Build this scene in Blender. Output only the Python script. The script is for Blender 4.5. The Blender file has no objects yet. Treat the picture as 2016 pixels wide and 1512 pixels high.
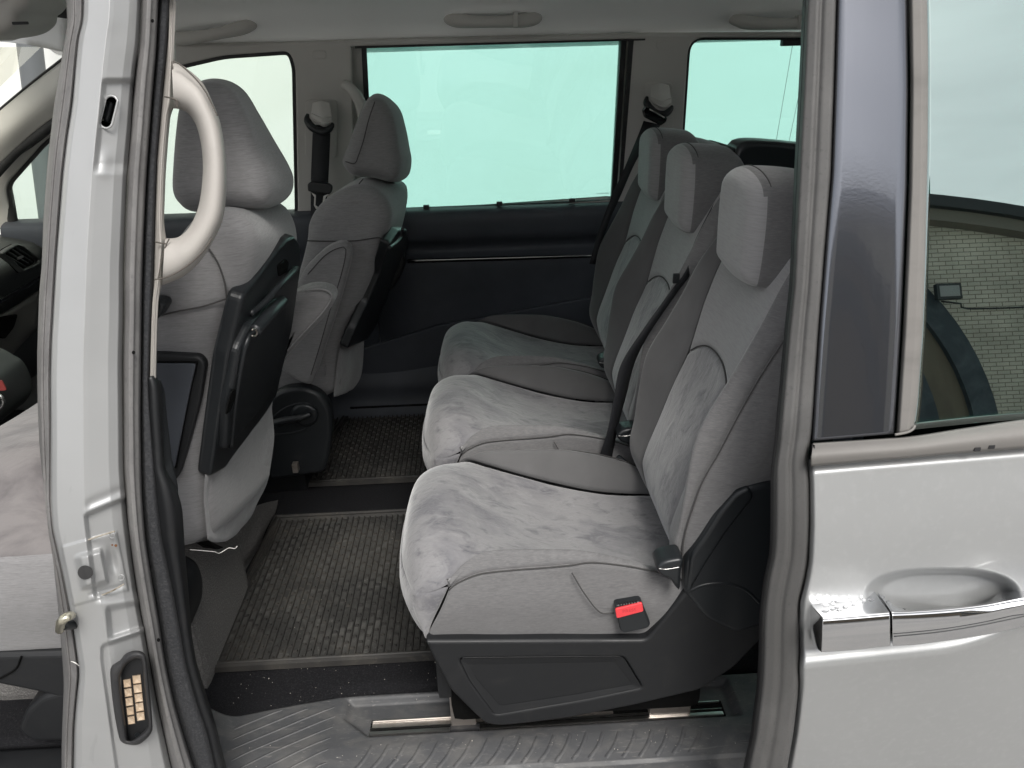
import bpy, bmesh, math, random
import numpy as np
from mathutils import Vector, Matrix, noise as mnoise
random.seed(7); rng = np.random.default_rng(7)
S = bpy.context.scene
COL = S.collection

# ------------------------------------------------------------------ camera
PITCH, YAW, ROLL, FPX = 24.0, 2.0, 1.7, 1515.0
CAM = np.array([0.0, -0.82, 1.10])
def _axes():
    p, y, r = [math.radians(a) for a in (PITCH, YAW, ROLL)]
    f = np.array([math.sin(y)*math.cos(p), math.cos(y)*math.cos(p), -math.sin(p)])
    rt = np.array([math.cos(y), -math.sin(y), 0.0]); up = np.cross(rt, f)
    return rt*math.cos(r)-up*math.sin(r), up*math.cos(r)+rt*math.sin(r), f
AX, AU, AF = _axes()
cd = bpy.data.cameras.new("camera"); cam = bpy.data.objects.new("camera", cd); COL.objects.link(cam)
cd.sensor_width = 36; cd.lens = 36*FPX/2016; cd.clip_start = 0.02; cd.clip_end = 400
M = Matrix.Identity(4)
for i in range(3):
    M[i][0], M[i][1], M[i][2], M[i][3] = AX[i], AU[i], -AF[i], CAM[i]
cam.matrix_world = M
S.camera = cam
S.render.resolution_x, S.render.resolution_y = 1024, 768
# ------------------------------------------------------------------ light
SUN_EL, SUN_AZ = 52.0, 166.0          # degrees; azimuth clockwise from +Y
W = bpy.data.worlds.new("World"); S.world = W; W.use_nodes = True
nt = W.node_tree; nt.nodes.clear()
def N(t, ty, **k):
    n = t.nodes.new(ty)
    for a, b in k.items(): setattr(n, a, b)
    return n
sky = N(nt, 'ShaderNodeTexSky', sky_type='NISHITA', sun_disc=False, sun_elevation=math.radians(SUN_EL),
        sun_rotation=math.radians(SUN_AZ), air_density=1.0, dust_density=3.0, ozone_density=1.0)
hsv = N(nt, 'ShaderNodeHueSaturation'); hsv.inputs['Saturation'].default_value = 0.22
tc = N(nt, 'ShaderNodeTexCoord'); mp = N(nt, 'ShaderNodeMapping'); mp.inputs['Scale'].default_value = (1, 1, 2.2)
cl = N(nt, 'ShaderNodeTexNoise'); cl.inputs['Scale'].default_value = 2.6; cl.inputs['Detail'].default_value = 6; cl.inputs['Distortion'].default_value = .6
rm = N(nt, 'ShaderNodeMapRange'); rm.inputs[1].default_value = .3; rm.inputs[2].default_value = .7; rm.inputs[3].default_value = .75; rm.inputs[4].default_value = 1.25
mx = N(nt, 'ShaderNodeMix', data_type='RGBA', blend_type='MULTIPLY'); mx.inputs[0].default_value = 1
bg = N(nt, 'ShaderNodeBackground'); bg.inputs[1].default_value = 0.09
wo = N(nt, 'ShaderNodeOutputWorld')
L = nt.links.new
L(sky.outputs[0], hsv.inputs['Color']); L(tc.outputs['Generated'], mp.inputs[0]); L(mp.outputs[0], cl.inputs['Vector'])
L(cl.outputs[0], rm.inputs[0]); L(hsv.outputs[0], mx.inputs[6]); L(rm.outputs[0], mx.inputs[7]); L(mx.outputs[2], bg.inputs[0]); L(bg.outputs[0], wo.inputs[0])
sd = bpy.data.lights.new("sun", 'SUN'); sd.energy = 1.5; sd.angle = math.radians(22); sd.color = (1, .97, .92)
so = bpy.data.objects.new("sun", sd); COL.objects.link(so)
az, el = math.radians(SUN_AZ), math.radians(SUN_EL)
sdir = Vector((math.sin(az)*math.cos(el), math.cos(az)*math.cos(el), math.sin(el)))
so.rotation_euler = sdir.to_track_quat('Z', 'Y').to_euler(); so.location = sdir*20
S.view_settings.view_transform = 'Standard'; S.view_settings.look = 'None'
S.view_settings.gamma = 1; S.view_settings.use_curve_mapping = False
S.view_settings.exposure = 1.0
S.render.engine = 'CYCLES'; S.cycles.use_denoising = True; S.cycles.max_bounces = 12; S.cycles.transparent_max_bounces = 12
S.cycles.diffuse_bounces = 6; S.cycles.sample_clamp_indirect = 6

# ------------------------------------------------------------------ measuring helpers (photo point -> point of a known surface)
def ray(px, py): return AF + AX*(px-1008)/FPX - AU*(py-756)/FPX
def hy(px, py, y):
    d = ray(px, py); return CAM + d*((y-CAM[1])/d[1])
def hz(px, py, z=0.0):
    d = ray(px, py); return CAM + d*((z-CAM[2])/d[2])
def hx(px, py, x):
    d = ray(px, py); return CAM + d*((x-CAM[0])/d[0])
def hpl(px, py, p0, n):
    d = ray(px, py); return CAM + d*(np.dot(np.array(p0)-CAM, n)/np.dot(d, n))
def yb(z): return .01 + (.27*(z-.55) if z > .55 else 0.0) - .03*max(0, min(1, (.55-z)/.5))*0
def ybs(z):      # body side with a soft knee at the belt line
    k = z-.57; return .01 + .27*(math.sqrt(k*k+.0016)+k)/2
def hb(px, py, dy=0.0, fn=ybs):
    d = ray(px, py); t = (.0-CAM[1])/d[1]
    for _ in range(14):
        z = CAM[2]+d[2]*t; t = (fn(z)+dy-CAM[1])/d[1]
    return CAM + d*t

# ------------------------------------------------------------------ materials
MATS = {}
def mat(name, base, rough=.6, metal=0., layers=(), bump=None, bumps=(), coat=0., sheen=0., spec=.5, rvar=None, coatr=.05):
    m = bpy.data.materials.new(name); m.use_nodes = True; t = m.node_tree; b = t.nodes['Principled BSDF']
    b.inputs['Roughness'].default_value = rough; b.inputs['Metallic'].default_value = metal
    b.inputs['Coat Weight'].default_value = coat; b.inputs['Coat Roughness'].default_value = coatr; b.inputs['Sheen Weight'].default_value = sheen
    b.inputs['Sheen Roughness'].default_value = .45
    b.inputs['Specular IOR Level'].default_value = spec
    c = N(t, 'ShaderNodeTexCoord')
    def nz(scale, st, detail, dist, rough_=.6):
        mp = N(t, 'ShaderNodeMapping'); mp.inputs['Scale'].default_value = st; t.links.new(c.outputs['Object'], mp.inputs[0])
        n = N(t, 'ShaderNodeTexNoise'); n.inputs['Scale'].default_value = scale; n.inputs['Detail'].default_value = detail
        n.inputs['Distortion'].default_value = dist; n.inputs['Roughness'].default_value = rough_
        t.links.new(mp.outputs[0], n.inputs['Vector']); return n.outputs[0]
    cur = None
    for (scale, st, detail, dist, col2, lo, hi) in layers:
        o = nz(scale, st, detail, dist)
        r = N(t, 'ShaderNodeMapRange'); r.inputs[1].default_value = lo; r.inputs[2].default_value = hi; t.links.new(o, r.inputs[0])
        x = N(t, 'ShaderNodeMix', data_type='RGBA')
        t.links.new(r.outputs[0], x.inputs[0]); x.inputs[7].default_value = (*col2, 1)
        if cur is None: x.inputs[6].default_value = (*base, 1)
        else: t.links.new(cur, x.inputs[6])
        cur = x.outputs[2]
    if cur is None: b.inputs['Base Color'].default_value = (*base, 1)
    else: t.links.new(cur, b.inputs['Base Color'])
    if rvar:
        o = nz(rvar[0], (1, 1, 1), 4, .5); r = N(t, 'ShaderNodeMapRange'); r.inputs[1].default_value = .3; r.inputs[2].default_value = .7
        r.inputs[3].default_value = rvar[1]; r.inputs[4].default_value = rvar[2]; t.links.new(o, r.inputs[0]); t.links.new(r.outputs[0], b.inputs['Roughness'])
    prev = None
    for (scale, st, detail, dist, strength, distance) in bumps:
        o = nz(scale, st, detail, dist); bn = N(t, 'ShaderNodeBump'); bn.inputs['Strength'].default_value = strength; bn.inputs['Distance'].default_value = distance
        t.links.new(o, bn.inputs['Height'])
        if prev: t.links.new(prev, bn.inputs['Normal'])
        prev = bn.outputs[0]
    if prev: t.links.new(prev, b.inputs['Normal'])
    MATS[name] = m; return m
I3 = (1, 1, 1)
FAB = (.30, .287, .278)
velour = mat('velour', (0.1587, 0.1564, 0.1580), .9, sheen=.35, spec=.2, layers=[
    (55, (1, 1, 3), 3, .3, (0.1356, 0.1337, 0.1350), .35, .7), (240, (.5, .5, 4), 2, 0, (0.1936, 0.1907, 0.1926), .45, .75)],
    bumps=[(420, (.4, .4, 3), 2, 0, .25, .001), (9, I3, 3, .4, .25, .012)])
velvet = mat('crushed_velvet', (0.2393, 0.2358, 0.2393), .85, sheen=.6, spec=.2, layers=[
    (9, (.9, 1.3, .9), 6, .5, (0.1436, 0.1418, 0.1531), .46, .64), (20, (.8, 1.5, .9), 6, .9, (0.1148, 0.1140, 0.1244), .53, .67),
    (48, (.7, 1.5, .8), 4, 1.0, (0.1261, 0.1253, 0.1357), .60, .74), (30, (.7, 1.6, .8), 5, .8, (0.2784, 0.2749, 0.2784), .56, .74), (300, (.5, 1.5, .7), 2, 0, (0.2044, 0.2010, 0.2053), .5, .75)],
    bumps=[(26, (.8, 1.6, .9), 5, 1.0, .4, .005), (380, I3, 2, 0, .2, .001)])
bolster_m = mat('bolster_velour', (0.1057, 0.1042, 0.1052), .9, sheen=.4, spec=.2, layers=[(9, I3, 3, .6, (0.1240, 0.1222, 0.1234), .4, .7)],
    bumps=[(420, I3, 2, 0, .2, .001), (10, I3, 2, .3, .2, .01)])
panel_cloth = mat('seat_panel_velour', (0.3221, 0.3174, 0.3205), .92, sheen=.3, spec=.2, layers=[(120, (.35, .35, 5), 3, 0, (0.2763, 0.2723, 0.2750), .42, .68)], bumps=[(300, (.3, .3, 4), 2, 0, .25, .001), (7, I3, 2, .3, .2, .012)])  # lighter copy of the front velour, stands in for stronger light on the backrest
light_cloth = mat('light_knit', (0.3054, 0.3009, 0.3039), .95, sheen=.3, spec=.2, layers=[(160, (.5, .5, 3), 3, 0, (0.2564, 0.2526, 0.2552), .4, .7)],
    bumps=[(350, (.5, .5, 3), 2, 0, .3, .001), (12, I3, 3, .5, .3, .012)])
front_cloth = mat('front_velour', (0.2335, 0.2300, 0.2323), .92, sheen=.3, spec=.2, layers=[
    (120, (.35, .35, 5), 3, 0, (0.1931, 0.1903, 0.1922), .42, .68), (300, (.3, .3, 4), 2, 0, (0.2790, 0.2748, 0.2776), .5, .75)],
    bumps=[(300, (.3, .3, 4), 2, 0, .25, .001), (7, I3, 2, .3, .2, .012)])
plastic = mat('black_plastic', (0.0112, 0.0119, 0.0133), .5, spec=.45, bumps=[(900, I3, 2, 0, .12, .0006), (5, I3, 2, 0, .1, .01)], layers=[(26, (1, 1, 1), 6, .5, (0.0189, 0.0189, 0.0196), .55, .8)], rvar=(7, .42, .6))
dashm = mat('dash_plastic', (.050, .055, .053), .5, bumps=[(700, I3, 2, 0, .15, .0008)])
plastic2 = mat('satin_black_plastic', (0.0147, 0.0168, 0.0189), .36, spec=.5, bumps=[(700, I3, 2, 0, .08, .0006)])
trimdark = mat('dark_door_trim', (0.0499, 0.0554, 0.0665), .55, bumps=[(800, I3, 2, 0, .15, .0008)], layers=[(6, I3, 3, .3, (0.0663, 0.0737, 0.0884), .4, .7)])
beige = mat('beige_plastic', (0.4004, 0.3778, 0.3513), .6, bumps=[(900, I3, 2, 0, .15, .0006)], layers=[(14, I3, 5, .4, (0.3572, 0.3370, 0.3134), .45, .75)])
greytrim = mat('grey_beige_trim', (0.5642, 0.5478, 0.5231), .62, bumps=[(900, I3, 2, 0, .15, .0006)], layers=[(4, I3, 3, .4, (0.5234, 0.5082, 0.4853), .4, .7)])
headm = mat('headliner_cloth', (1.0756, 1.0865, 1.0865), .95, bumps=[(700, I3, 2, 0, .25, .0008)], layers=[(3, I3, 3, .4, (0.9893, 0.9994, 0.9994), .4, .7)])
silver = mat('silver_paint', (0.4506, 0.4574, 0.4574), .42, .5, coat=.5, bumps=[(1600, I3, 1, 0, .03, .0003)], layers=[(3.5, I3, 4, .6, (0.4280, 0.4345, 0.4345), .4, .7), (90, I3, 2, 0, (0.4732, 0.4804, 0.4804), .5, .8)])
silver_in = mat('silver_jamb_paint', (0.3995, 0.4035, 0.4035), .45, .35, coat=.4, bumps=[(1600, I3, 1, 0, .03, .0003), (9, I3, 2, 0, .08, .01)],
    layers=[(4, I3, 5, .8, (0.3677, 0.3714, 0.3714), .45, .75), (22, (1, 1, .4), 6, 1.2, (0.3111, 0.3142, 0.3142), .62, .80)])
rubber = mat('grey_rubber', (0.1425, 0.1383, 0.1368), .6, layers=[(14, (1, 1, .5), 5, .8, (0.2137, 0.2080, 0.2037), .45, .72), (180, I3, 3, 0, (0.1068, 0.1039, 0.1039), .55, .8)], bumps=[(500, I3, 2, 0, .15, .0008)])
rubberb = mat('black_rubber', (0.0252, 0.0252, 0.0270), .55, layers=[(30, (1, 1, .5), 4, .5, (0.0495, 0.0486, 0.0477), .5, .75)], bumps=[(500, I3, 2, 0, .15, .0008)])
flock = mat('flocked_edge', (0.0295, 0.0308, 0.0341), 1., layers=[(300, I3, 3, 0, (0.0590, 0.0590, 0.0622), .45, .75)], bumps=[(420, I3, 3, 0, .6, .003)])
sun_rubber = mat('sun_bleached_rubber', (0.1890, 0.1800, 0.1692), .65, layers=[(18, (.3, 1, 1), 5, .6, (0.1445, 0.1376, 0.1293), .45, .75)], bumps=[(400, I3, 2, 0, .15, .0008)])
bleached = mat('bleached_door_seal', (0.0773, 0.0759, 0.0743), .62, layers=[(11, (1, 1, .5), 5, .8, (0.1083, 0.1062, 0.1040), .42, .7), (240, I3, 3, 0, (0.0561, 0.0550, 0.0538), .58, .8)], bumps=[(450, I3, 2, 0, .15, .0008)])
matm = mat('rubber_mat', (0.0234, 0.0222, 0.0211), .62, layers=[(7, I3, 5, .8, (0.0484, 0.0445, 0.0390), .42, .66), (60, I3, 4, .6, (0.0858, 0.0764, 0.0624), .60, .82)], bumps=[(300, I3, 3, 0, .2, .001)])
matdirt = mat('rubber_mat_floor', (0.0227, 0.0221, 0.0205), .8, layers=[(5, I3, 4, .8, (0.0448, 0.0435, 0.0404), .40, .62), (14, I3, 5, .8, (0.0725, 0.0704, 0.0655), .52, .72), (95, I3, 4, .6, (0.1261, 0.1224, 0.1138), .60, .80)], bumps=[(300, I3, 3, 0, .3, .001)])
carpet = mat('black_carpet', (0.0127, 0.0127, 0.0143), 1., spec=.1, layers=[(260, I3, 4, 0, (0.0317, 0.0317, 0.0332), .5, .8), (900, I3, 1, 0, (0.3960, 0.3802, 0.3485), .80, .85)], bumps=[(500, I3, 3, 0, .7, .003)])
carpetg = mat('grey_carpet', (0.1714, 0.1660, 0.1604), 1., spec=.1, layers=[(260, I3, 4, 0, (0.3317, 0.3179, 0.3042), .5, .8)], bumps=[(400, I3, 3, 0, .9, .004)])
scuff = mat('scuffed_sill_plastic', (0.0624, 0.0636, 0.0672), .55, layers=[(16, (1, 1.6, 1), 8, .6, (0.1020, 0.0996, 0.0972), .45, .70), (150, (.4, 1.5, 1), 6, 1.2, (0.1800, 0.1740, 0.1656), .60, .76), (45, (.3, 3, 1), 8, .5, (0.1560, 0.1500, 0.1440), .62, .75), (700, I3, 1, 0, (0.3120, 0.3000, 0.2760), .78, .84)], bumps=[(350, I3, 3, .5, .2, .001)], rvar=(12, .46, .66))
chrome = mat('chrome', (.74, .745, .76), .06, 1., bumps=[(20, I3, 2, 0, .02, .004)])
steel = mat('dull_steel', (.55, .50, .46), .42, .9, layers=[(40, I3, 4, .6, (.40, .34, .29), .5, .75)])
brightsteel = mat('bright_steel', (.75, .74, .72), .28, 1.)
webbing = mat('belt_webbing', (.014, .015, .018), .7, bumps=[(600, (1, 1, .3), 2, 0, .3, .001)])
gloss = mat('piano_black', (.006, .006, .007), .08, spec=.6)
void = mat('dark_cavity', (.004, .004, .004), .9, spec=.1)
redb = mat('red_button', (.78, .06, .07), .38)
tan = mat('contact_gold', (.62, .47, .33), .4, .25, layers=[(120, I3, 3, .5, (.75, .62, .48), .45, .7)])
panelm = mat('dark_blue_gloss_panel', (.150, .158, .180), .14, .85, spec=.9, coat=.8, coatr=.03, layers=[(700, I3, 1, 0, (.16, .16, .17), .72, .78)], bumps=[(260, I3, 2, 0, .05, .0008)])
stitch = mat('seam_stitch', (.06, .058, .057), .95)
thread_m = mat('white_thread', (.8, .78, .74), .8)
white_wall = mat('white_render', (.80, .81, .785), .95, layers=[(.5, (1, 1, 2), 4, .6, (.76, .77, .73), .4, .7)], bumps=[(20, I3, 3, 0, .1, .01)])
roofdark = mat('dark_roof_edge', (.05, .055, .06), .6)
concrete = mat('concrete', (0.2984, 0.2913, 0.2808), .95, layers=[(1.2, I3, 5, .5, (0.2106, 0.2106, 0.2106), .4, .7), (140, I3, 3, 0, (0.4914, 0.4738, 0.4563), .55, .8)], bumps=[(160, I3, 3, 0, .5, .01)])  # pale concrete, lightened to brighten chrome reflections and the headliner
bluedark = mat('weathered_slate_paint', (.055, .07, .085), .7, layers=[(2.5, I3, 5, 1, (.10, .12, .14), .45, .7)])
tanwood = mat('weathered_tan_boards', (.20, .17, .13), .8, layers=[(3, (1, 1, .3), 4, .6, (.15, .125, .10), .45, .7)])
def brickmat():
    m = bpy.data.materials.new('pale_brick'); m.use_nodes = True; t = m.node_tree; b = t.nodes['Principled BSDF']; b.inputs['Roughness'].default_value = .9
    c = N(t, 'ShaderNodeTexCoord'); mp = N(t, 'ShaderNodeMapping'); mp.inputs['Rotation'].default_value = (math.radians(90), 0, 0)
    k = N(t, 'ShaderNodeTexBrick'); k.inputs['Color1'].default_value = (.74, .69, .59, 1); k.inputs['Color2'].default_value = (.66, .62, .53, 1); k.inputs['Mortar'].default_value = (.30, .27, .225, 1)
    k.inputs['Scale'].default_value = 1; k.inputs['Mortar Size'].default_value = .006; k.inputs['Brick Width'].default_value = .185; k.inputs['Row Height'].default_value = .062
    t.links.new(c.outputs['Object'], mp.inputs[0]); t.links.new(mp.outputs[0], k.inputs['Vector']); nz = N(t, 'ShaderNodeTexNoise'); nz.inputs['Scale'].default_value = 1.4; nz.inputs['Detail'].default_value = 6; t.links.new(c.outputs['Object'], nz.inputs['Vector'])
    rr = N(t, 'ShaderNodeMapRange'); rr.inputs[1].default_value = .3; rr.inputs[2].default_value = .7; rr.inputs[3].default_value = .72; rr.inputs[4].default_value = 1.12; t.links.new(nz.outputs[0], rr.inputs[0])
    xx = N(t, 'ShaderNodeMix', data_type='RGBA', blend_type='MULTIPLY'); xx.inputs[0].default_value = 1; t.links.new(k.outputs[0], xx.inputs[6]); t.links.new(rr.outputs[0], xx.inputs[7]); t.links.new(xx.outputs[2], b.inputs['Base Color'])
    bp = N(t, 'ShaderNodeBump'); bp.inputs['Strength'].default_value = .6; bp.inputs['Distance'].default_value = .01; bp.invert = True; t.links.new(k.outputs[1], bp.inputs['Height']); t.links.new(bp.outputs[0], b.inputs['Normal']); return m
brick_m = brickmat()
def glassmat(name, tint, refl=.06, rtint=(1, 1, 1), rough=.0):
    m = bpy.data.materials.new(name); m.use_nodes = True; t = m.node_tree; t.nodes.clear()
    o = N(t, 'ShaderNodeOutputMaterial'); tr = N(t, 'ShaderNodeBsdfTransparent'); tr.inputs[0].default_value = (*tint, 1)
    g = N(t, 'ShaderNodeBsdfGlossy'); g.inputs[0].default_value = (*rtint, 1); g.inputs['Roughness'].default_value = rough
    f = N(t, 'ShaderNodeFresnel'); f.inputs[0].default_value = 1.5
    r = N(t, 'ShaderNodeMapRange'); r.inputs[1].default_value = .04; r.inputs[2].default_value = 1; r.inputs[3].default_value = refl; r.inputs[4].default_value = 1
    x = N(t, 'ShaderNodeMixShader'); t.links.new(f.outputs[0], r.inputs[0]); t.links.new(r.outputs[0], x.inputs[0]); t.links.new(tr.outputs[0], x.inputs[1]); t.links.new(g.outputs[0], x.inputs[2]); t.links.new(x.outputs[0], o.inputs[0])
    return m
glass_teal = glassmat('teal_privacy_glass', (.68, .905, .87), .05)
glass_pale = glassmat('pale_green_glass', (.88, .945, .91), .05)
glass_clear = glassmat('windscreen_glass', (.93, .93, .84), .05)
glass_door = glassmat('dark_teal_door_glass', (.24, .50, .45), .35, (.90, 1, .97))

# ------------------------------------------------------------------ mesh helpers
def cr(pts, n, closed=False):
    """Catmull-Rom through pts, n samples evenly spaced by chord length."""
    P = np.array(pts, float)
    if closed: Q = np.vstack([P[-1], P, P[0], P[1]])
    else: Q = np.vstack([2*P[0]-P[1], P, 2*P[-1]-P[-2]])
    out = []; segs = len(Q)-3
    for i in range(segs):
        p0, p1, p2, p3 = Q[i:i+4]
        for t in np.linspace(0, 1, 24, endpoint=False):
            out.append(.5*((2*p1)+(-p0+p2)*t+(2*p0-5*p1+4*p2-p3)*t*t+(-p0+3*p1-3*p2+p3)*t**3))
    if not closed: out.append(Q[-2])
    else: out.append(Q[1])
    out = np.array(out); d = np.r_[0, np.cumsum(np.linalg.norm(np.diff(out, axis=0), axis=1))]
    s = np.linspace(0, d[-1], n+1)[:-1] if closed else np.linspace(0, d[-1], n)
    return np.stack([np.interp(s, d, out[:, k]) for k in range(out.shape[1])], 1)
def cru(pts, n):
    """Catmull-Rom through pts, uniform in control index (keeps matching stations matched)."""
    P = np.array(pts, float); Q = np.vstack([2*P[0]-P[1], P, 2*P[-1]-P[-2]]); m = len(P)-1
    out = []
    for u in np.linspace(0, m, n):
        i = min(int(u), m-1); t = u-i; p0, p1, p2, p3 = Q[i:i+4]
        out.append(.5*((2*p1)+(-p0+p2)*t+(2*p0-5*p1+4*p2-p3)*t*t+(-p0+3*p1-3*p2+p3)*t**3))
    return np.array(out)
def link(name, me, m, parent, org):
    ob = bpy.data.objects.new(name, me); COL.objects.link(ob)
    if m: me.materials.append(m)
    if parent: ob.parent = parent
    return ob
def mesh(name, V, F, m, parent=None, smooth=True, org=None):
    V = np.asarray(V, float)
    if org is None: org = np.array(parent.location) if parent is not None and parent.get('_root') else (np.array(parent['_org']) if parent is not None else np.zeros(3))
    me = bpy.data.meshes.new(name); me.from_pydata((V-org).tolist(), [], F)
    if smooth: me.polygons.foreach_set('use_smooth', [True]*len(me.polygons))
    me.update(); ob = link(name, me, m, parent, org); ob['_org'] = list(map(float, org)); return ob
def solid(o, th, off=0):
    md = o.modifiers.new('thickness', 'SOLIDIFY'); md.thickness = th; md.offset = off; return o
def orient(V, F, hint):
    V = np.asarray(V); a = np.zeros(3)
    for f in F[::max(1, len(F)//200)]: a += np.cross(V[f[1]]-V[f[0]], V[f[2]]-V[f[0]])
    return [f[::-1] for f in F] if np.dot(a, hint) < 0 else F
def gridF(nu, nv, off=0):
    return [(off+i*nv+j, off+i*nv+j+1, off+(i+1)*nv+j+1, off+(i+1)*nv+j) for i in range(nu-1) for j in range(nv-1)]
def gnorm(P):
    du = np.gradient(P, axis=0); dv = np.gradient(P, axis=1); n = np.cross(du, dv); l = np.linalg.norm(n, axis=2, keepdims=True); return n/np.maximum(l, 1e-9)
def dip(P, n, depth, width, sides='lrtb'):
    """roll the borders of a padded panel down along -n so neighbouring panels meet in a seam"""
    def arc(A, ax):
        d = np.linalg.norm(np.diff(A, axis=ax), axis=2); z = np.zeros_like(np.take(d, [0], ax)); return np.concatenate([z, np.cumsum(d, ax)], ax)
    a = arc(P, 0); b = arc(P, 1); w = np.zeros(P.shape[:2])
    f = lambda d: np.clip(1-d/width, 0, 1)**2
    if 't' in sides: w = np.maximum(w, f(a))
    if 'b' in sides: w = np.maximum(w, f(a[-1:]-a))
    if 'l' in sides: w = np.maximum(w, f(b))
    if 'r' in sides: w = np.maximum(w, f(b[:, -1:]-b))
    return P - n*(w*depth)[..., None]
def groove(P, n, line, depth=.004, width=.006):
    Lp = cr(line, 160); A = P.reshape(-1, 3); d = np.full(len(A), 9.)
    for k in range(0, len(Lp)):
        d = np.minimum(d, np.linalg.norm(A-Lp[k], axis=1))
    w = np.clip(1-d/width, 0, 1)**1.5
    return P - n*(w.reshape(P.shape[:2])*depth)[..., None]
def loft(curves, nu, nv, uniform=False):
    f = cru if uniform else cr
    R = [f(c, nu) for c in curves]; R = np.array(R)      # k,nu,3
    return np.stack([cru(R[:, i], nv) for i in range(nu)], 0)
def panel(name, P, m, parent, hint, seam=.004, width=.012, sides='lrtb', grooves=(), th=None, lump=.0):
    n = gnorm(P)
    if np.dot(n.reshape(-1, 3).mean(0), hint) < 0: n = -n
    if lump:
        k = np.array([[mnoise.noise(Vector(p)*14) for p in row] for row in P]); P = P+n*(k*lump)[..., None]
    Q = dip(P, n, seam, width, sides) if seam else P
    for g in grooves: Q = groove(Q, n, *g) if isinstance(g, tuple) else groove(Q, n, g)
    nu, nv = Q.shape[:2]; V = Q.reshape(-1, 3); F = orient(V, gridF(nu, nv), hint)
    o = mesh(name, V, F, m, parent)
    if th: solid(o, th, -1)
    return o
def tubeV(pts, r, res=8, n=None, closed=False):
    P = cr(pts, n or max(8, len(pts)*6), closed) if n != 0 else np.array(pts, float)
    T = np.gradient(P, axis=0)
    if closed: T = (np.roll(P, -1, 0)-np.roll(P, 1, 0))
    T /= np.linalg.norm(T, axis=1, keepdims=True)
    ref = np.array([0, 0, 1.]) if abs(T[:, 2]).mean() < .8 else np.array([0, 1., 0])
    V = []; rr = np.interp(np.linspace(0, 1, len(P)), np.linspace(0, 1, len(np.atleast_1d(r))), np.atleast_1d(r))
    for i, p in enumerate(P):
        a = np.cross(T[i], ref); a /= np.linalg.norm(a); b = np.cross(T[i], a)
        for k in range(res):
            q = 2*math.pi*k/res; V.append(p+(a*math.cos(q)+b*math.sin(q))*rr[i])
    m_ = len(P); F = [(i*res+k, i*res+(k+1) % res, ((i+1) % m_)*res+(k+1) % res, ((i+1) % m_)*res+k) for i in range(m_ if closed else m_-1) for k in range(res)]
    if not closed: F += [tuple(range(res))[::-1], tuple((m_-1)*res+k for k in range(res))]
    return V, F
def tube(name, pts, r, m, parent=None, res=8, n=None, closed=False):
    V, F = tubeV(pts, r, res, n, closed); return mesh(name, V, F, m, parent)
def box(name, lo, hi, m, parent=None, bev=.003, rot=None, seg=2, smooth=False):
    bm = bmesh.new(); bmesh.ops.create_cube(bm, size=1); lo, hi = np.array(lo, float), np.array(hi, float)
    for v in bm.verts: v.co = Vector((lo+hi)/2 + np.array(v.co)*(hi-lo))
    if bev: bmesh.ops.bevel(bm, geom=bm.edges[:], offset=bev, segments=seg, affect='EDGES', profile=.7)
    if rot is not None:
        c, R_ = rot; bmesh.ops.rotate(bm, cent=Vector(c), matrix=R_, verts=bm.verts)
    V = [v.co[:] for v in bm.verts]; bm.verts.index_update(); F = [[v.index for v in f.verts] for f in bm.faces]; bm.free()
    return mesh(name, V, F, m, parent, smooth=smooth)
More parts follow.
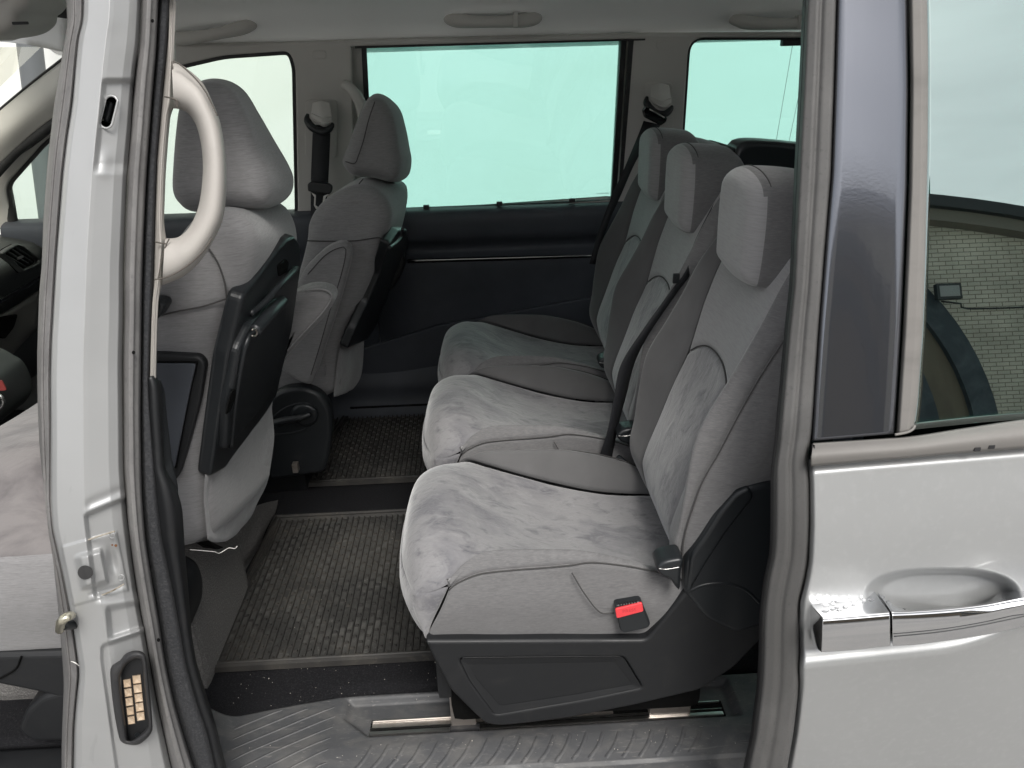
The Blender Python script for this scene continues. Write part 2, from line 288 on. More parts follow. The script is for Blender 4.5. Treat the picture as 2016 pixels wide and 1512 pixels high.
def pillow(name, A, B, ya, yb_, m, parent, r=.03, n=72, k=7, mid=5, bulge=0., closed_smooth=True, axis='y', seamline=False):
    """rounded slab: closed outline A (x,z) at ya to B at yb_, with rounded-over rims"""
    a = cr(A, n, True); b = cr(B, n, True)
    def nrm(p):
        t = np.roll(p, -1, 0)-np.roll(p, 1, 0); q = np.stack([t[:, 1], -t[:, 0]], 1); q /= np.maximum(np.linalg.norm(q, axis=1, keepdims=True), 1e-9)
        ar = np.sum(p[:, 0]*np.roll(p[:, 1], -1)-np.roll(p[:, 0], -1)*p[:, 1]); return q if ar > 0 else -q
    def smn(q, it):
        for _ in range(it): q = (np.roll(q, 1, 0)+2*q+np.roll(q, -1, 0))/4
        return q
    rings = []; sg = 1 if yb_ > ya else -1
    for i in range(k):
        t = math.pi/2*i/(k-1); rings.append((ya+sg*r*(1-math.sin(math.pi/2*i/(k-1)))*1.0 if False else ya+sg*r*(1-math.cos(t)), r*(1-math.sin(t))))
    for i in range(1, mid+1): rings.append((ya+sg*r+(yb_-ya-2*sg*r)*i/(mid+1), 0))
    for i in range(k-1, -1, -1):
        t = math.pi/2*i/(k-1); rings.append((yb_-sg*r*(1-math.cos(t)), r*(1-math.sin(t))))
    V = []; na, nb = smn(nrm(a), max(6, n//9)), smn(nrm(b), max(6, n//9))
    for (y, ins) in rings:
        f = (y-ya)/(yb_-ya); p = a*(1-f)+b*f; q = na*(1-f)+nb*f
        p = p-q*(ins-bulge*math.sin(math.pi*f))
        if ins > 0: p = smn(p, int(n/12*ins/r))
        V += [((x, y, z) if axis == 'y' else (y, x, z) if axis == 'x' else (x, z, y)) for x, z in p]
    F = [(i*n+j, i*n+(j+1) % n, (i+1)*n+(j+1) % n, (i+1)*n+j) for i in range(len(rings)-1) for j in range(n)]
    V = [tuple(v) for v in V]
    for first in (True, False):
        b0 = 0 if first else (len(rings)-1)*n; R_ = np.array(V[b0:b0+n]); c = R_.mean(0); ai = {'y': 1, 'x': 0}.get(axis, 2)
        prev = list(range(b0, b0+n))
        for sc in (.93, .8, .6, .35, .12):
            q = c+(R_-c)*sc; cur = list(range(len(V), len(V)+n)); V += [tuple(v) for v in q]
            F += [(prev[j], prev[(j+1) % n], cur[(j+1) % n], cur[j]) for j in range(n)]; prev = cur
        V.append(tuple(c)); F += [(prev[j], prev[(j+1) % n], len(V)-1) for j in range(n)]
    bm = bmesh.new(); vs = [bm.verts.new(v) for v in V]
    for f in F:
        try: bm.faces.new([vs[i] for i in f])
        except ValueError: pass
    bmesh.ops.recalc_face_normals(bm, faces=bm.faces); bm.verts.index_update()
    F = [[v.index for v in f.verts] for f in bm.faces]; bm.free()
    return mesh(name, V, F, m, parent)
def plate(name, outline, holes, p0, ux, uy, th, m, parent, bev=.004, smooth_pts=False, up=(0, -1, 0), bres=2):
    """polygon with holes in the plane p0 + a*ux + b*uy, given thickness and bevelled edges"""
    cu = bpy.data.curves.new(name, 'CURVE'); cu.dimensions = '2D'; cu.fill_mode = 'BOTH'; cu.extrude = max(th/2-bev, .0002); cu.bevel_depth = bev; cu.bevel_resolution = bres; cu.offset = -bev
    for pl in [outline]+list(holes):
        s = cu.splines.new('POLY'); s.points.add(len(pl)-1); s.use_cyclic_u = True
        for q, (a, b) in zip(s.points, pl): q.co = (a, b, 0, 1)
    t = bpy.data.objects.new('tmp', cu); COL.objects.link(t); bpy.context.view_layer.update()
    dg = bpy.context.evaluated_depsgraph_get(); me = bpy.data.meshes.new_from_object(t.evaluated_get(dg)); bpy.data.objects.remove(t); bpy.data.curves.remove(cu)
    p0, ux, uy = [np.array(v, float) for v in (p0, ux, uy)]; nn = np.cross(ux, uy)
    V = [p0+v.co[0]*ux+v.co[1]*uy+v.co[2]*nn for v in me.vertices]; F = [tuple(p.vertices) for p in me.polygons]; bpy.data.meshes.remove(me)
    o = mesh(name, V, F, m, parent, smooth=False); return o
def to2(pts, p0, ux, uy):      # photo points -> plane coordinates
    n = np.cross(ux, uy); out = []
    for px, py in pts:
        q = hpl(px, py, p0, n)-np.array(p0); out.append((float(q@np.array(ux)), float(q@np.array(uy))))
    return out
def rnd(pts, r=.02, k=5):      # round the corners of a polygon
    P = np.array(pts, float); out = []
    for i in range(len(P)):
        a, b, c = P[i-1], P[i], P[(i+1) % len(P)]; la, lc = np.linalg.norm(a-b), np.linalg.norm(c-b); rr = min(r, la*.45, lc*.45)
        s, e = b+(a-b)/la*rr, b+(c-b)/lc*rr
        for t in np.linspace(0, 1, k): out.append(tuple((1-t)**2*s+2*t*(1-t)*b+t*t*e))
    return out
def colx(col, py):
    ys = [p[1] for p in col]; xs = [p[0] for p in col]; return np.interp(py, ys, xs)
def smoothcol(col, n=200):
    ys = np.array([p[1] for p in col], float); xs = np.array([p[0] for p in col], float)
    yy = np.linspace(ys[0], ys[-1], n); xx = np.interp(yy, ys, xs)
    for _ in range(4): xx[1:-1] = (xx[:-2]+2*xx[1:-1]+xx[2:])/4
    return list(zip(xx, yy))
def pxgrid(cols, dys, nu, ks, hfun=None, surf=hb):
    """surface through photo-measured columns; dys = offset from the body side at each column (number or f(py))"""
    cols = [smoothcol(c) for c in cols]; out = []
    for i in range(nu):
        t = i/(nu-1); pts = []
        for c, d in zip(cols, dys):
            py = c[0][1]+(c[-1][1]-c[0][1])*t; pts.append((colx(c, py), py, d(py) if callable(d) else d))
        row = []
        for a in range(len(pts)-1):
            for j in range(ks[a]):
                f = j/ks[a]; row.append(tuple(np.array(pts[a])*(1-f)+np.array(pts[a+1])*f))
        row.append(pts[-1])
        out.append([surf(px, py, d+(hfun(px, py) if hfun else 0)) for px, py, d in row])
    return np.array(out)
def gridobj(name, P, m, parent, hint=(0, -1, 0), th=0.0):
    nu, nv = P.shape[:2]; V = P.reshape(-1, 3); F = orient(V, gridF(nu, nv), hint); o = mesh(name, V, F, m, parent)
    if th: solid(o, th, -1)
    return o
def tag(o, label=None, cat=None, group=None, kind=None):
    if label: o['label'] = label
    if cat: o['category'] = cat
    if group: o['group'] = group
    if kind: o['kind'] = kind
    return o
def empty(name, loc, label=None, cat=None, group=None):
    o = bpy.data.objects.new(name, None); COL.objects.link(o); o.location = loc; o.empty_display_size = .05; o['_root'] = 1; o['_org'] = list(map(float, loc)); return tag(o, label, cat, group)
def copy_tree(o, parent=None):
    c = o.copy(); COL.objects.link(c)
    if parent: c.parent = parent
    for ch in [x for x in bpy.data.objects if x.parent == o]: copy_tree(ch, c)
    return c
def text(name, body, size, m, parent, loc, ux, uy, ext=.0003):
    cu = bpy.data.curves.new(name, 'FONT'); cu.body = body; cu.size = size; cu.extrude = ext; cu.align_x = 'CENTER'; cu.align_y = 'CENTER'
    t = bpy.data.objects.new('tmp', cu); COL.objects.link(t); bpy.context.view_layer.update()
    me = bpy.data.meshes.new_from_object(t.evaluated_get(bpy.context.evaluated_depsgraph_get())); bpy.data.objects.remove(t)
    ux, uy, loc = [np.array(v, float) for v in (ux, uy, loc)]; nn = np.cross(ux, uy)
    V = [loc+v.co[0]*ux+v.co[1]*uy+v.co[2]*nn for v in me.vertices]; F = [tuple(p.vertices) for p in me.polygons]; bpy.data.meshes.remove(me)
    return mesh(name, V, F, m, parent, smooth=False)

# ================================================================== surroundings
GZ = -.45
g = mesh('ground', [(-150, -150, GZ), (150, -150, GZ), (150, 150, GZ), (-150, 150, GZ)], [(0, 1, 2, 3)], concrete, smooth=False); tag(g, 'asphalt yard the van is parked on', kind='structure')
bw = empty('building', (0, 4.1, GZ), 'pale rendered building wall seen through the far windows', 'building')
box('wall', (-14, 4.1, GZ), (14, 4.5, 7), white_wall, bw, .01)
box('roof', (-14.1, 3.95, 7), (14.1, 4.6, 7.2), roofdark, bw, .01)
box('plinth', (-14, 4.06, GZ), (14, 4.1, GZ+.25), mat('grey_plinth', (.35, .34, .31), .9), bw, .004)
p_lo, p_hi = hy(105, 470, 3.6), hy(55, 60, 3.6); d = (p_hi-p_lo)
post = tag(tube('post', [p_lo-d*1.3, p_lo, p_hi, p_hi+d*2], .06, mat('grey_post_paint', (.13, .14, .145), .6), n=8, res=12), 'leaning grey post outside the windscreen', 'post')
# brick hall across the yard (behind the photographer, mirrored in the door glass)
HY = -9.5
hall = empty('brick_hall', (0, HY, GZ), 'pale brick hall with a curved dark roof, mirrored in the rear door glass', 'building')
HC, HW, HH, HE = 4.2, 8.5, 4.05, 1.6     # centre x, half width, apex height, eaves height
def roofz(x): return HE+(HH-HE)*(1-((x-HC)/HW)**2)
xs = np.linspace(HC-HW, HC+HW, 41)
ol = [(x, roofz(x)) for x in xs]; 
V = [(x, y, z) for y in (HY, HY-.4) for x, z in ([(xs[0], GZ)]+ol+[(xs[-1], GZ)])]; n_ = len(ol)+2
F = [tuple(range(n_)), tuple(range(n_, 2*n_))[::-1]]+[(i, i+n_, (i+1) % n_+n_, (i+1) % n_) for i in range(n_)]
mesh('wall', V, F, brick_m, hall, smooth=False)
def arcband(name, ri, ro, y0, y1, m, parent, f):
    V = []; 
    for y in (y0, y1):
        for x in xs: V.append((x, y, f(x)+ri))
        for x in xs[::-1]: V.append((x, y, f(x)+ro))
    k = 2*len(xs); F = []
    q = len(xs)
    for i in range(q-1):
        F += [(i, i+1, k-2-i, k-1-i), (k+i+1, k+i, k+k-1-i, k+k-2-i)]
    F += [(i, k+i, k+(i+1) % k, (i+1) % k) for i in range(k)]
    return mesh(name, V, F, m, parent, smooth=False)
arcband('roof_edge', 0, .16, HY+.35, HY-2, roofdark, hall, roofz)
arcband('fascia', -.17, -.003, HY+.25, HY+.003, mat('grey_fascia', (.22, .2, .17), .7), hall, roofz)
def portal(name, a, hgt, wd, y0, y1, m):
    t = np.linspace(0, math.pi, 33); o = [(HCP+a*math.cos(q), GZ+1.0+hgt*math.sin(q)) for q in t]; i_ = [(HCP+(a-wd)*math.cos(q), GZ+1.0+(hgt-wd)*math.sin(q)) for q in t]
    o = [(HCP+a, GZ)]+o+[(HCP-a, GZ)]; i_ = [(HCP+a-wd, GZ)]+i_+[(HCP-a+wd, GZ)]; n = len(o)
    V = [(x, y, z) for y in (y0, y1) for (x, z) in o+i_]
    F = []
    for k in range(n-1): F += [(k, k+1, n+k+1, n+k), (2*n+k+1, 2*n+k, 3*n+k, 3*n+k+1), (k+1, k, 2*n+k, 2*n+k+1), (n+k, n+k+1, 3*n+k+1, 3*n+k)]
    return mesh(name, V, F, m, hall, smooth=False)
HCP = 4.2
portal('gate_surround', 2.7, 3.15, .34, HY+.15, HY+.001, bluedark)
portal('gate_surround', 1.9, 2.5, .42, HY+.12, HY+.001, bluedark)
t_ = np.linspace(0, math.pi, 25); o_ = [(HCP+2.36, GZ)]+[(HCP+2.36*math.cos(q), GZ+1+2.81*math.sin(q)) for q in t_]+[(HCP-2.36, GZ)]
mesh('gate_boards', [(x, HY+.06, z) for x, z in o_], [tuple(range(len(o_)))], tanwood, hall, smooth=False)
FX, FZ = 6.25, 2.7
fl = empty('floodlight', (FX, HY+.35, FZ), 'black square floodlight mirrored in the rear door glass', 'floodlight')
box('housing', (FX-.17, HY+.30, FZ-.11), (FX+.17, HY+.38, FZ+.11), roofdark, fl, .01)
box('lens', (FX-.135, HY+.381, FZ-.075), (FX+.135, HY+.39, FZ+.075), mat('floodlight_lens', (.35, .36, .36), .2), fl, .002)
box('bracket', (FX-.03, HY+.0, FZ-.03), (FX+.03, HY+.30, FZ+.01), roofdark, fl, .004)
tube('cable', [(FX, HY+.17, FZ-.1), (FX+.3, HY+.17, FZ-.15), (FX+.6, HY+.03, FZ-.2), (FX+3, HY+.03, FZ-.2)], .012, roofdark, fl, n=24, res=6)

# ================================================================== the van
van = empty('van', (0, .7, 0), 'silver van seen through its open sliding side door', 'van')
# ---- floor
def carpetgrid(name, x0, x1, y0, y1, z, m, amp=.002, res=.02):
    xs = np.arange(x0, x1+.001, res); ys = np.arange(y0, y1+.001, res)
    P = np.array([[(x, y, z+amp*mnoise.noise(Vector((x*9, y*9, 0)))-(.035 if x > -.31 and y < .262 else 0)) for y in ys] for x in xs]); return gridobj(name, P, m, van, (0, 0, 1), .015)
carpetgrid('carpet', -1.9, 1.6, .20, 1.62, -.004, carpet)
box('floor_pan', (-1.9, -.02, -.16), (1.6, 1.72, -.03), plastic, van, .004)
# ---- sill plate (scuffed step) with rail pocket
def sillz(x, y):
    z = 0.0
    far = .232 if x < -.36 else (.232+(x+.36)/.1*.03 if x < -.26 else .262)
    if y < .150: z -= .012*((.150-y)/.05)**1.4 if y > .1 else .012+.40*(.1-y)**1.2*1.3
    if y < .098: z -= .004
    # pocket
    px0 = -.285; inx = min(1, max(0, (x-px0)/.012)); c = max(0, -(x+.262)*1.1+0); lo_y = .166+max(0, (-.235-x))*.9
    iny = min(1, max(0, (y-lo_y)/.010)); 
    far_y = .256
    inf = min(1, max(0, (far_y-y)/.008)); rx = min(1, max(0, (.425-x)/.012))
    z -= .013*min(inx, iny, inf, rx)
    if x < -.47: z += (min(1, (-.47-x)/.06))**2*.05
    z += .0004*mnoise.noise(Vector((x*18, y*18, 1)))
    return z
xs_ = np.arange(-.60, .56, .005); ys_ = np.arange(-.06, .275, .0028)
def fary(x): return float(np.interp(x, [-.60, -.515, -.43, -.36, -.30, -.26, .5], [.215, .222, .238, .250, .259, .261, .262]))
P = np.array([[(x, ya_, sillz(x, ya_)) for ya_ in (-.06+(fary(x)+.06)*(k/118) for k in range(119))] for x in xs_])
sill = gridobj('sill_plate', P, scuff, van, (0, 0, 1), .004)
# raised tread bars
def bar(p, q, w, h, rz=None):
    p, q = np.array(p, float), np.array(q, float); d = q-p; l = np.linalg.norm(d); d /= l; s = np.array([-d[1], d[0]])
    V = []
    for (t, hh) in ((0, 0), (.0, 1), (1, 1), (1, 0)):
        for sg in (-1, 1):
            c = p+d*l*t+s*sg*w/2*(1 if hh == 0 else .55); V.append((c[0], c[1], sillz(c[0], c[1])+(h if hh else -.002)))
    F = [(0, 1, 3, 2), (2, 3, 5, 4), (4, 5, 7, 6), (0, 2, 4, 6), (1, 7, 5, 3)]
    return V, F
def curvedbar(p, q, w, h, parent, m, name='tread_rib', bend=0.012):
    p, q = np.array(p, float), np.array(q, float); d = q-p; s = np.array([-d[1], d[0]])/np.linalg.norm(d); V = []; n = 9
    for i in range(n):
        f = i/(n-1); c = p+d*f+s*bend*math.sin(math.pi*f); ww = w*(1-.0*f)
        hh = h*min(1, 6*f+.15, 6*(1-f)+.15)
        for a, k in ((-1, 0), (-.7, 1), (.7, 1), (1, 0)):
            e = c+s*a*ww/2; V.append((e[0], e[1], sillz(e[0], e[1])+(hh if k else -.0008)))
    F = [(i*4+j, i*4+j+1, (i+1)*4+j+1, (i+1)*4+j) for i in range(n-1) for j in range(3)]
    return mesh(name, V, orient(V, F, (0, 0, 1)), m, parent, smooth=True)
for k in range(10):                      # long diagonal ribs, left of the pocket
    c = .245-k*.0215
    x0, x1 = -.475+.004*k, -.30
    y0 = c-.045; y1 = y0+(x1-x0)*.50
    yl = .238
    if y1 > yl: x1 = x0+(yl-y0)/.50; y1 = yl
    if y0 < .1: 
        x0 = x0+(.1-y0)/.5; y0 = .1
    x1 = min(x1, -.30 if y1 > .165 else -.26)
    y1 = y0+(x1-x0)*.5
    if x1-x0 > .03: curvedbar((x0, y0), (x1, y1), .0035, .0022, sill, scuff, bend=0)
for k in range(21):                      # short slanted ribs along the step edge
    x = -.255+k*.0285
    curvedbar((x, .104+.001*math.sin(k)), (x+.030, .148), .0085, .0016, sill, scuff, bend=-.004)
# textured outer lip and outer seal
Ls = [(-.6, .074, -.022), (-.3, .074, -.022), (.1, .076, -.022), (.34, .084, -.020), (.42, .105, -.012), (.462, .15, .02), (.478, .20, .10)]
tube('sill_seal', [(x, y-.030, z-.012) for x, y, z in Ls], .011, rubberb, van, 10, 60)
# ---- seat rail in the pocket
rail = box('seat_rail', (-.235, .178, -.0125), (.40, .212, -.0105), void, van, .0005)
box('rail_lip', (-.235, .1765, -.0105), (.395, .1835, -.0060), brightsteel, rail, .001)
box('rail_lip', (-.235, .205, -.0105), (.395, .2075, -.0050), brightsteel, rail, .001)
box('rail_channel', (-.235, .1895, -.0105), (.395, .1905, -.0055), brightsteel, rail, .0004)
box('rail_dirt', (-.232, .1915, -.0105), (.2, .2045, -.0085), steel, rail, .0008)
# ---- far side wall
FWn = np.array([0, 1, .25]); FWn /= np.linalg.norm(FWn); FW0 = np.array([0, 1.55, .60]); FUX = np.array([1., 0, 0]); FUY = np.cross(FWn, FUX)*1.0
FUY = np.array([0, -FWn[2], FWn[1]])
def F2(pts, off=0.0): return to2(pts, FW0-FWn*off, FUX, FUY)
w_front = rnd(F2([(14, 362), (90, 276), (180, 205), (300, 140), (440, 107), (572, 98), (583, 130), (588, 425), (330, 432), (30, 443)]), .03)
w_slide = F2([(720, 92), (1224, 79), (1204, 393), (736, 414)])
w_rear = rnd(F2([(1354, 72), (2050, 72), (2050, 400), (1333, 400)]), .045, 8)
outl = F2([(0, 215), (128, 110), (345, 88), (560, 84), (700, 79), (1240, 66), (2080, 62), (2080, 436), (1195, 393), (800, 420), (590, 426), (330, 433), (30, 447), (-40, 450), (-40, 330)])
pt = plate('pillar_trim', outl, [w_front, F2([(693, 90), (1240, 75), (1212, 396), (700, 418)]), w_rear], FW0, FUX, FUY, .03, greytrim, van, .005)
# window rubber frames
def frame(name, pts, wid, m, off, th=.012):
    P = np.array(pts); c = P.mean(0); nin = []
    n = len(P); inn = []
    for i in range(n):
        a, b, d = P[i-1], P[i], P[(i+1) % n]; e1 = (b-a)/np.linalg.norm(b-a); e2 = (d-b)/np.linalg.norm(d-b)
        nn = np.array([-(e1+e2)[1], (e1+e2)[0]]); nn /= np.linalg.norm(nn); s = np.sign(np.dot(nn, c-b)) or 1; inn.append(tuple(b+nn*s*wid))
    return plate(name, pts, [inn], FW0-FWn*off, FUX, FUY, th, m, van, .002)
frame('window_seal', w_front, .010, rubberb, .004)
frame('window_seal', w_rear, .007, rubberb, .004)
# sliding window: door frame, black strips, header
plate('window_frame', F2([(672, 90), (716, 89), (722, 416), (676, 420)]), [], FW0+FWn*.02, FUX, FUY, .02, greytrim, van, .003)
plate('window_seal', F2([(711, 88), (721, 88), (737, 415), (727, 416)]), [], FW0+FWn*.005, FUX, FUY, .012, rubberb, van, .002)
plate('window_seal', F2([(1223, 76), (1234, 76), (1213, 396), (1203, 397)]), [], FW0+FWn*.005, FUX, FUY, .012, rubberb, van, .002)
plate('window_seal', F2([(1236, 76), (1246, 76), (1226, 330), (1214, 396)]), [], FW0-FWn*.012, FUX, FUY, .010, rubberb, van, .002)
plate('window_frame', F2([(1222, 74), (1256, 74), (1240, 396), (1204, 397)]), [], FW0+FWn*.024, FUX, FUY, .012, greytrim, van, .002)
plate('window_seal', F2([(700, 92), (1268, 76), (1268, 73), (700, 88)]), [], FW0-FWn*.016, FUX, FUY, .006, rubberb, van, .001)
plate('window_seal', F2([(736, 412), (1206, 391), (1206, 397), (736, 419)]), [], FW0-FWn*.004, FUX, FUY, .010, rubberb, van, .002)
for px in (840, 983, 1125): 
    q = hpl(px, 405-(px-840)*.045, FW0, FWn); box('blind_hook', q+(-.009, -.026, -.006), q+(.009, -.012, .006), rubberb, van, .003)
def pane(name, pts, m, off): 
    q = [FW0+FWn*off+FUX*a+FUY*b for a, b in pts]; o = mesh(name, q, [tuple(range(len(q)))], m, van, smooth=False); solid(o, .004); return o
def grow(pts, k):
    P = np.array(pts); c = P.mean(0); return [tuple(c+(p-c)*k) for p in P]
pane('front_window_glass', grow(w_front, 1.02), glass_pale, .014)
pane('sliding_window_glass', grow(w_slide, 1.03), glass_teal, .016)
qg = pane('quarter_window_glass', grow(w_rear, 1.015), glass_teal, .014)
for a, b in (((1561, 85), (1526, 290)), ((1590, 105), (1549, 300))):
    tube('aerial_wire', [hpl(*a, FW0+FWn*.010, FWn), hpl(*b, FW0+FWn*.010, FWn)], .0006, rubberb, qg, 5, 4)
tx = text('glass_mark', 'E1 43R-001', .008, mat('etched_mark', (.35, .55, .5), .8), van, hpl(1187, 381, FW0+FWn*.012, FWn), FUX, FUY)
# B-pillar of the far side: raised D-handle, cover, belt guides etc
def onfw(px, py, off=0.0): return hpl(px, py, FW0-FWn*off, FWn)
hd = tube('grab_handle', [onfw(676, 165, .02), onfw(692, 176, .03), onfw(708, 200, .035), onfw(716, 235, .035), onfw(716, 275, .035), onfw(706, 310, .03), onfw(690, 330, .02)], [.012, .016, .016, .015, .015, .015, .012], greytrim, van, 10, 40)
for px, py in ((628, 108), (1305, 89)):
    q = rnd(F2([(px-13, py-8), (px+14, py-8), (px+14, py+8), (px-13, py+8)], .017), .008)
    plate('clip_cover', q, [], FW0-FWn*.017, FUX, FUY, .003, greytrim, van, .0012)
for (x0, y0, x1, y1) in ((601, 196, 664, 310), (1268, 163, 1325, 300)):
    plate('guide_cover', rnd(F2([(x0, y0), (x1, y0), (x1, y1), (x0, y1)], .017), .014), [], FW0-FWn*.0165, FUX, FUY, .003, greytrim, van, .0013)
# ---- far side lower trim
def prof(name, lst, x0, x1, m, parent=van, nx=2):
    P = np.array([[(x, y, z) for (y, z) in cr(lst, 60)] for x in np.linspace(x0, x1, nx)]); return gridobj(name, P, m, parent, (0, -1, 0), .01)
zt = .648
dt = prof('door_trim', [(1.545, zt), (1.50, zt-.004), (1.484, zt-.02), (1.482, .60), (1.490, .56), (1.515, .535), (1.52, .515), (1.50, .498), (1.488, .485), (1.492, .40), (1.497, .30), (1.50, .22), (1.505, .18)], -.335, 1.2, trimdark, van, 12)
prof('door_trim', [(1.545, .655), (1.50, .65), (1.48, .63), (1.482, .56), (1.50, .5), (1.505, .3), (1.51, .1)], -1.4, -.34, trimdark, van, 6)
sp0, sp1 = hy(803, 514, 1.487), hy(1165, 504, 1.487)
tube('trim_strip_or_glint', [sp0, (sp0+sp1)/2, sp1], [.006, .007, .005], gloss, van, 12, 24)
tube('trim_strip_or_glint', [sp0+(0, -.006, .003), (sp0+sp1)/2+(0, -.007, .003), sp1+(0, -.005, .003)], .0018, brightsteel, van, 6, 24)  # bright line added on the strip to stand in for its sky highlight
plate('door_pull', rnd(to2([(735, 470), (770, 472), (800, 500), (796, 530), (775, 565), (735, 590)], (0, 1.47, 0), (1, 0, 0), (0, 0, 1)), .015), [], (0, 1.47, 0), (1, 0, 0), (0, 0, 1), .04, plastic, van, .008)
plate('lower_trim', rnd(to2([(640, 735), (700, 690), (860, 640), (1160, 585), (1420, 540), (1420, 830), (640, 830)], (0, 1.485, 0), (1, 0, 0), (0, 0, 1)), .01), [], (0, 1.487, 0), (1, 0, 0), (0, 0, 1), .02, trimdark, van, .004)
# step/wheel-arch moulding at the bottom
P = np.array([[(x, y, z) for (y, z) in cr([(1.50, .19), (1.485, .17+.02*math.cos(x*9)), (1.46, .10), (1.455, .05), (1.43, .01), (1.40, -.006)], 24)] for x in np.linspace(-.55, 1.0, 40)])
gridobj('lower_moulding', P, trimdark, van, (0, -1, 0), .01)
box('trim_strip_or_glint', hy(690, 803, 1.452)+(0, -.008, -.006), hy(845, 794, 1.452)+(.3, .004, .002), gloss, van, .002)
# ---- headliner
hl = [(1.505, 1.078), (1.470, 1.088), (1.43, 1.115), (1.38, 1.16), (1.28, 1.205), (1.05, 1.235), (.75, 1.245), (.45, 1.235), (.25, 1.215), (.18, 1.195), (.15, 1.175)]
P = np.array([[(x, y, z+(.004 if x > -.9 else .02)) for (y, z) in cr(hl, 70)] for x in np.linspace(-1.12, 1.6, 30)])
gridobj('headliner', P, headm, van, (0, 0, -1), .02)
def grab(px0, px1, py0, py1, y=1.395, sag=14, clip=None):
    a, b = hy(px0, py0, y), hy(px1, py1, y); d = b-a
    pts = []
    for f, s, o in ((0, 0, .02), (.03, .3, -.006), (.12, .75, -.020), (.3, 1, -.032), (.5, 1.05, -.035), (.7, 1, -.032), (.88, .75, -.020), (.97, .3, -.006), (1, 0, .02)):
        pts.append(a+d*f+np.array([0, o, -.012*s]))
    h = tube('grab_handle', pts, [.012, .017, .0165, .0145, .014, .0145, .0165, .017, .012], greytrim, van, 12, 60)
    for f in (.2, .8): q = a+d*f; 
    if clip is not None:
        q = a+d*clip+np.array([0, -.034, -.012]); box('coat_hook', q+(-.006, -.016, -.014), q+(.006, .016, .020), greytrim, h, .003)
    return h
grab(880, 1060, 34, 32, clip=.74); grab(346, 498, 72, 44); grab(1447, 1640, 38, 36, clip=.6)
q = hy(1560, 84, 1.42); box('roof_bracket', q+(-.03, -.012, -.008), q+(.10, .012, .008), plastic, van, .004)
# visor + front header + mirror
vis = hy(60, 62, 1.2)
P = loft([[hy(-60, 78, 1.32), hy(40, 86, 1.35), hy(128, 103, 1.35)], [hy(-60, 30, 1.25), hy(60, 20, 1.28), hy(135, 30, 1.3)], [hy(-60, -10, 1.2), hy(60, -10, 1.2), hy(150, -12, 1.2)]], 12, 12)
gridobj('sun_visor', P, headm, van, (0, -1, 0), .015)
pillow('roof_console', [(hy(p, q, .95)[0], hy(p, q, .95)[2]) for p, q in ((-40, 72), (0, 74), (40, 66), (64, 48), (68, 30), (78, 22), (88, 6), (84, -20), (-40, -30))],
       [(hy(p, q, .95)[0], hy(p, q, .95)[2]) for p, q in ((-40, 72), (0, 74), (40, 66), (64, 48), (68, 30), (78, 22), (88, 6), (84, -20), (-40, -30))], .88, 1.06, greytrim, van, .02)
box('console_handle', hy(24, 49, .874), hy(54, 42, .874)+(0, .004, 0), plastic, van, .0015)
plate('grip', rnd(to2([(84, 24), (100, 12), (140, 14), (140, 38), (100, 32)], (0, 1.15, 0), (1, 0, 0), (0, 0, 1)), .01), [], (0, 1.15, 0), (1, 0, 0), (0, 0, 1), .02, plastic, van, .004)
# windscreen, A pillar, dashboard
A = [hy(-30, 262, 1.50), hy(60, 172, 1.47), hy(150, 92, 1.42)]; 
P = loft([[hy(-30, 242, 1.44), hy(62, 166, 1.40), hy(160, 92, 1.33)], [hy(-30, 290, 1.41), hy(62, 215, 1.38), hy(160, 140, 1.31)], [hy(-30, 355, 1.44), hy(62, 268, 1.42), hy(160, 195, 1.36)]], 20, 14)
gridobj('front_pillar_trim', P, greytrim, van, (0, -1, 0), .02)
tube('windscreen_seal', [hy(-30, 241, 1.442), hy(62, 164, 1.402), hy(160, 88, 1.332)], .004, rubberb, van, 8, 20)
tube('window_seal', [hy(-30, 366, 1.45), hy(30, 300, 1.44), hy(62, 277, 1.43), hy(160, 203, 1.37)], .014, rubberb, van, 8, 20)
tube('window_seal', [hy(0, 318, 1.51), hy(14, 372, 1.52), hy(26, 440, 1.53), hy(28, 470, 1.53)], .014, rubberb, van, 8, 20)
mesh('windscreen_glass', [(-1.98, -.05, .58), (-1.98, 1.6, .58), (-1.12, 1.42, 1.12), (-1.12, .12, 1.12)], [(0, 1, 2, 3)], glass_clear, van, smooth=False)
P = np.array([[(x, y, z) for (x, z) in cr([(-2.0, .60), (-1.7, .635), (-1.45, .625), (-1.32, .60), (-1.29, .565), (-1.31, .50), (-1.33, .47), (-1.345, .44), (-1.35, .30), (-1.42, .18), (-1.6, .10)], 50)] for y in np.linspace(-.02, 1.50, 24)])
dash = gridobj('dashboard', P, dashm, van, (1, 0, 0), .02)
# air vent near the far end of the dashboard (faces the cabin)
vx = -1.255
va = [hx(p, q, vx) for p, q in ((-2, 499), (12, 489), (29, 480), (42, 484), (78, 513), (77, 520), (41, 537), (24, 519))]
yz = [(v[1], v[2]) for v in va]; cc = np.mean(yz, 0)
av = plate('air_vent', rnd(yz, .008), [rnd([tuple(cc+(np.array(q)-cc)*.84) for q in yz], .006)], (vx, 0, 0), (0, 1, 0), (0, 0, 1), .016, dashm, van, .003)
mesh('vent_cavity', [(vx-.010, a, b) for a, b in yz], orient(np.array([(vx-.010, a, b) for a, b in yz]), [tuple(range(len(yz)))], (1, 0, 0)), void, av, smooth=False)
for a, b in (((31, 487), (69, 512)), ((23, 491), (63, 516)), ((14, 495), (57, 520)), ((6, 500), (50, 525)), ((20, 514), (45, 531))):
    tube('vent_slat', [hx(*a, vx+.001), hx((a[0]+b[0])/2, (a[1]+b[1])/2, vx+.002), hx(*b, vx+.001)], .0026, dashm, av, 6, 8)
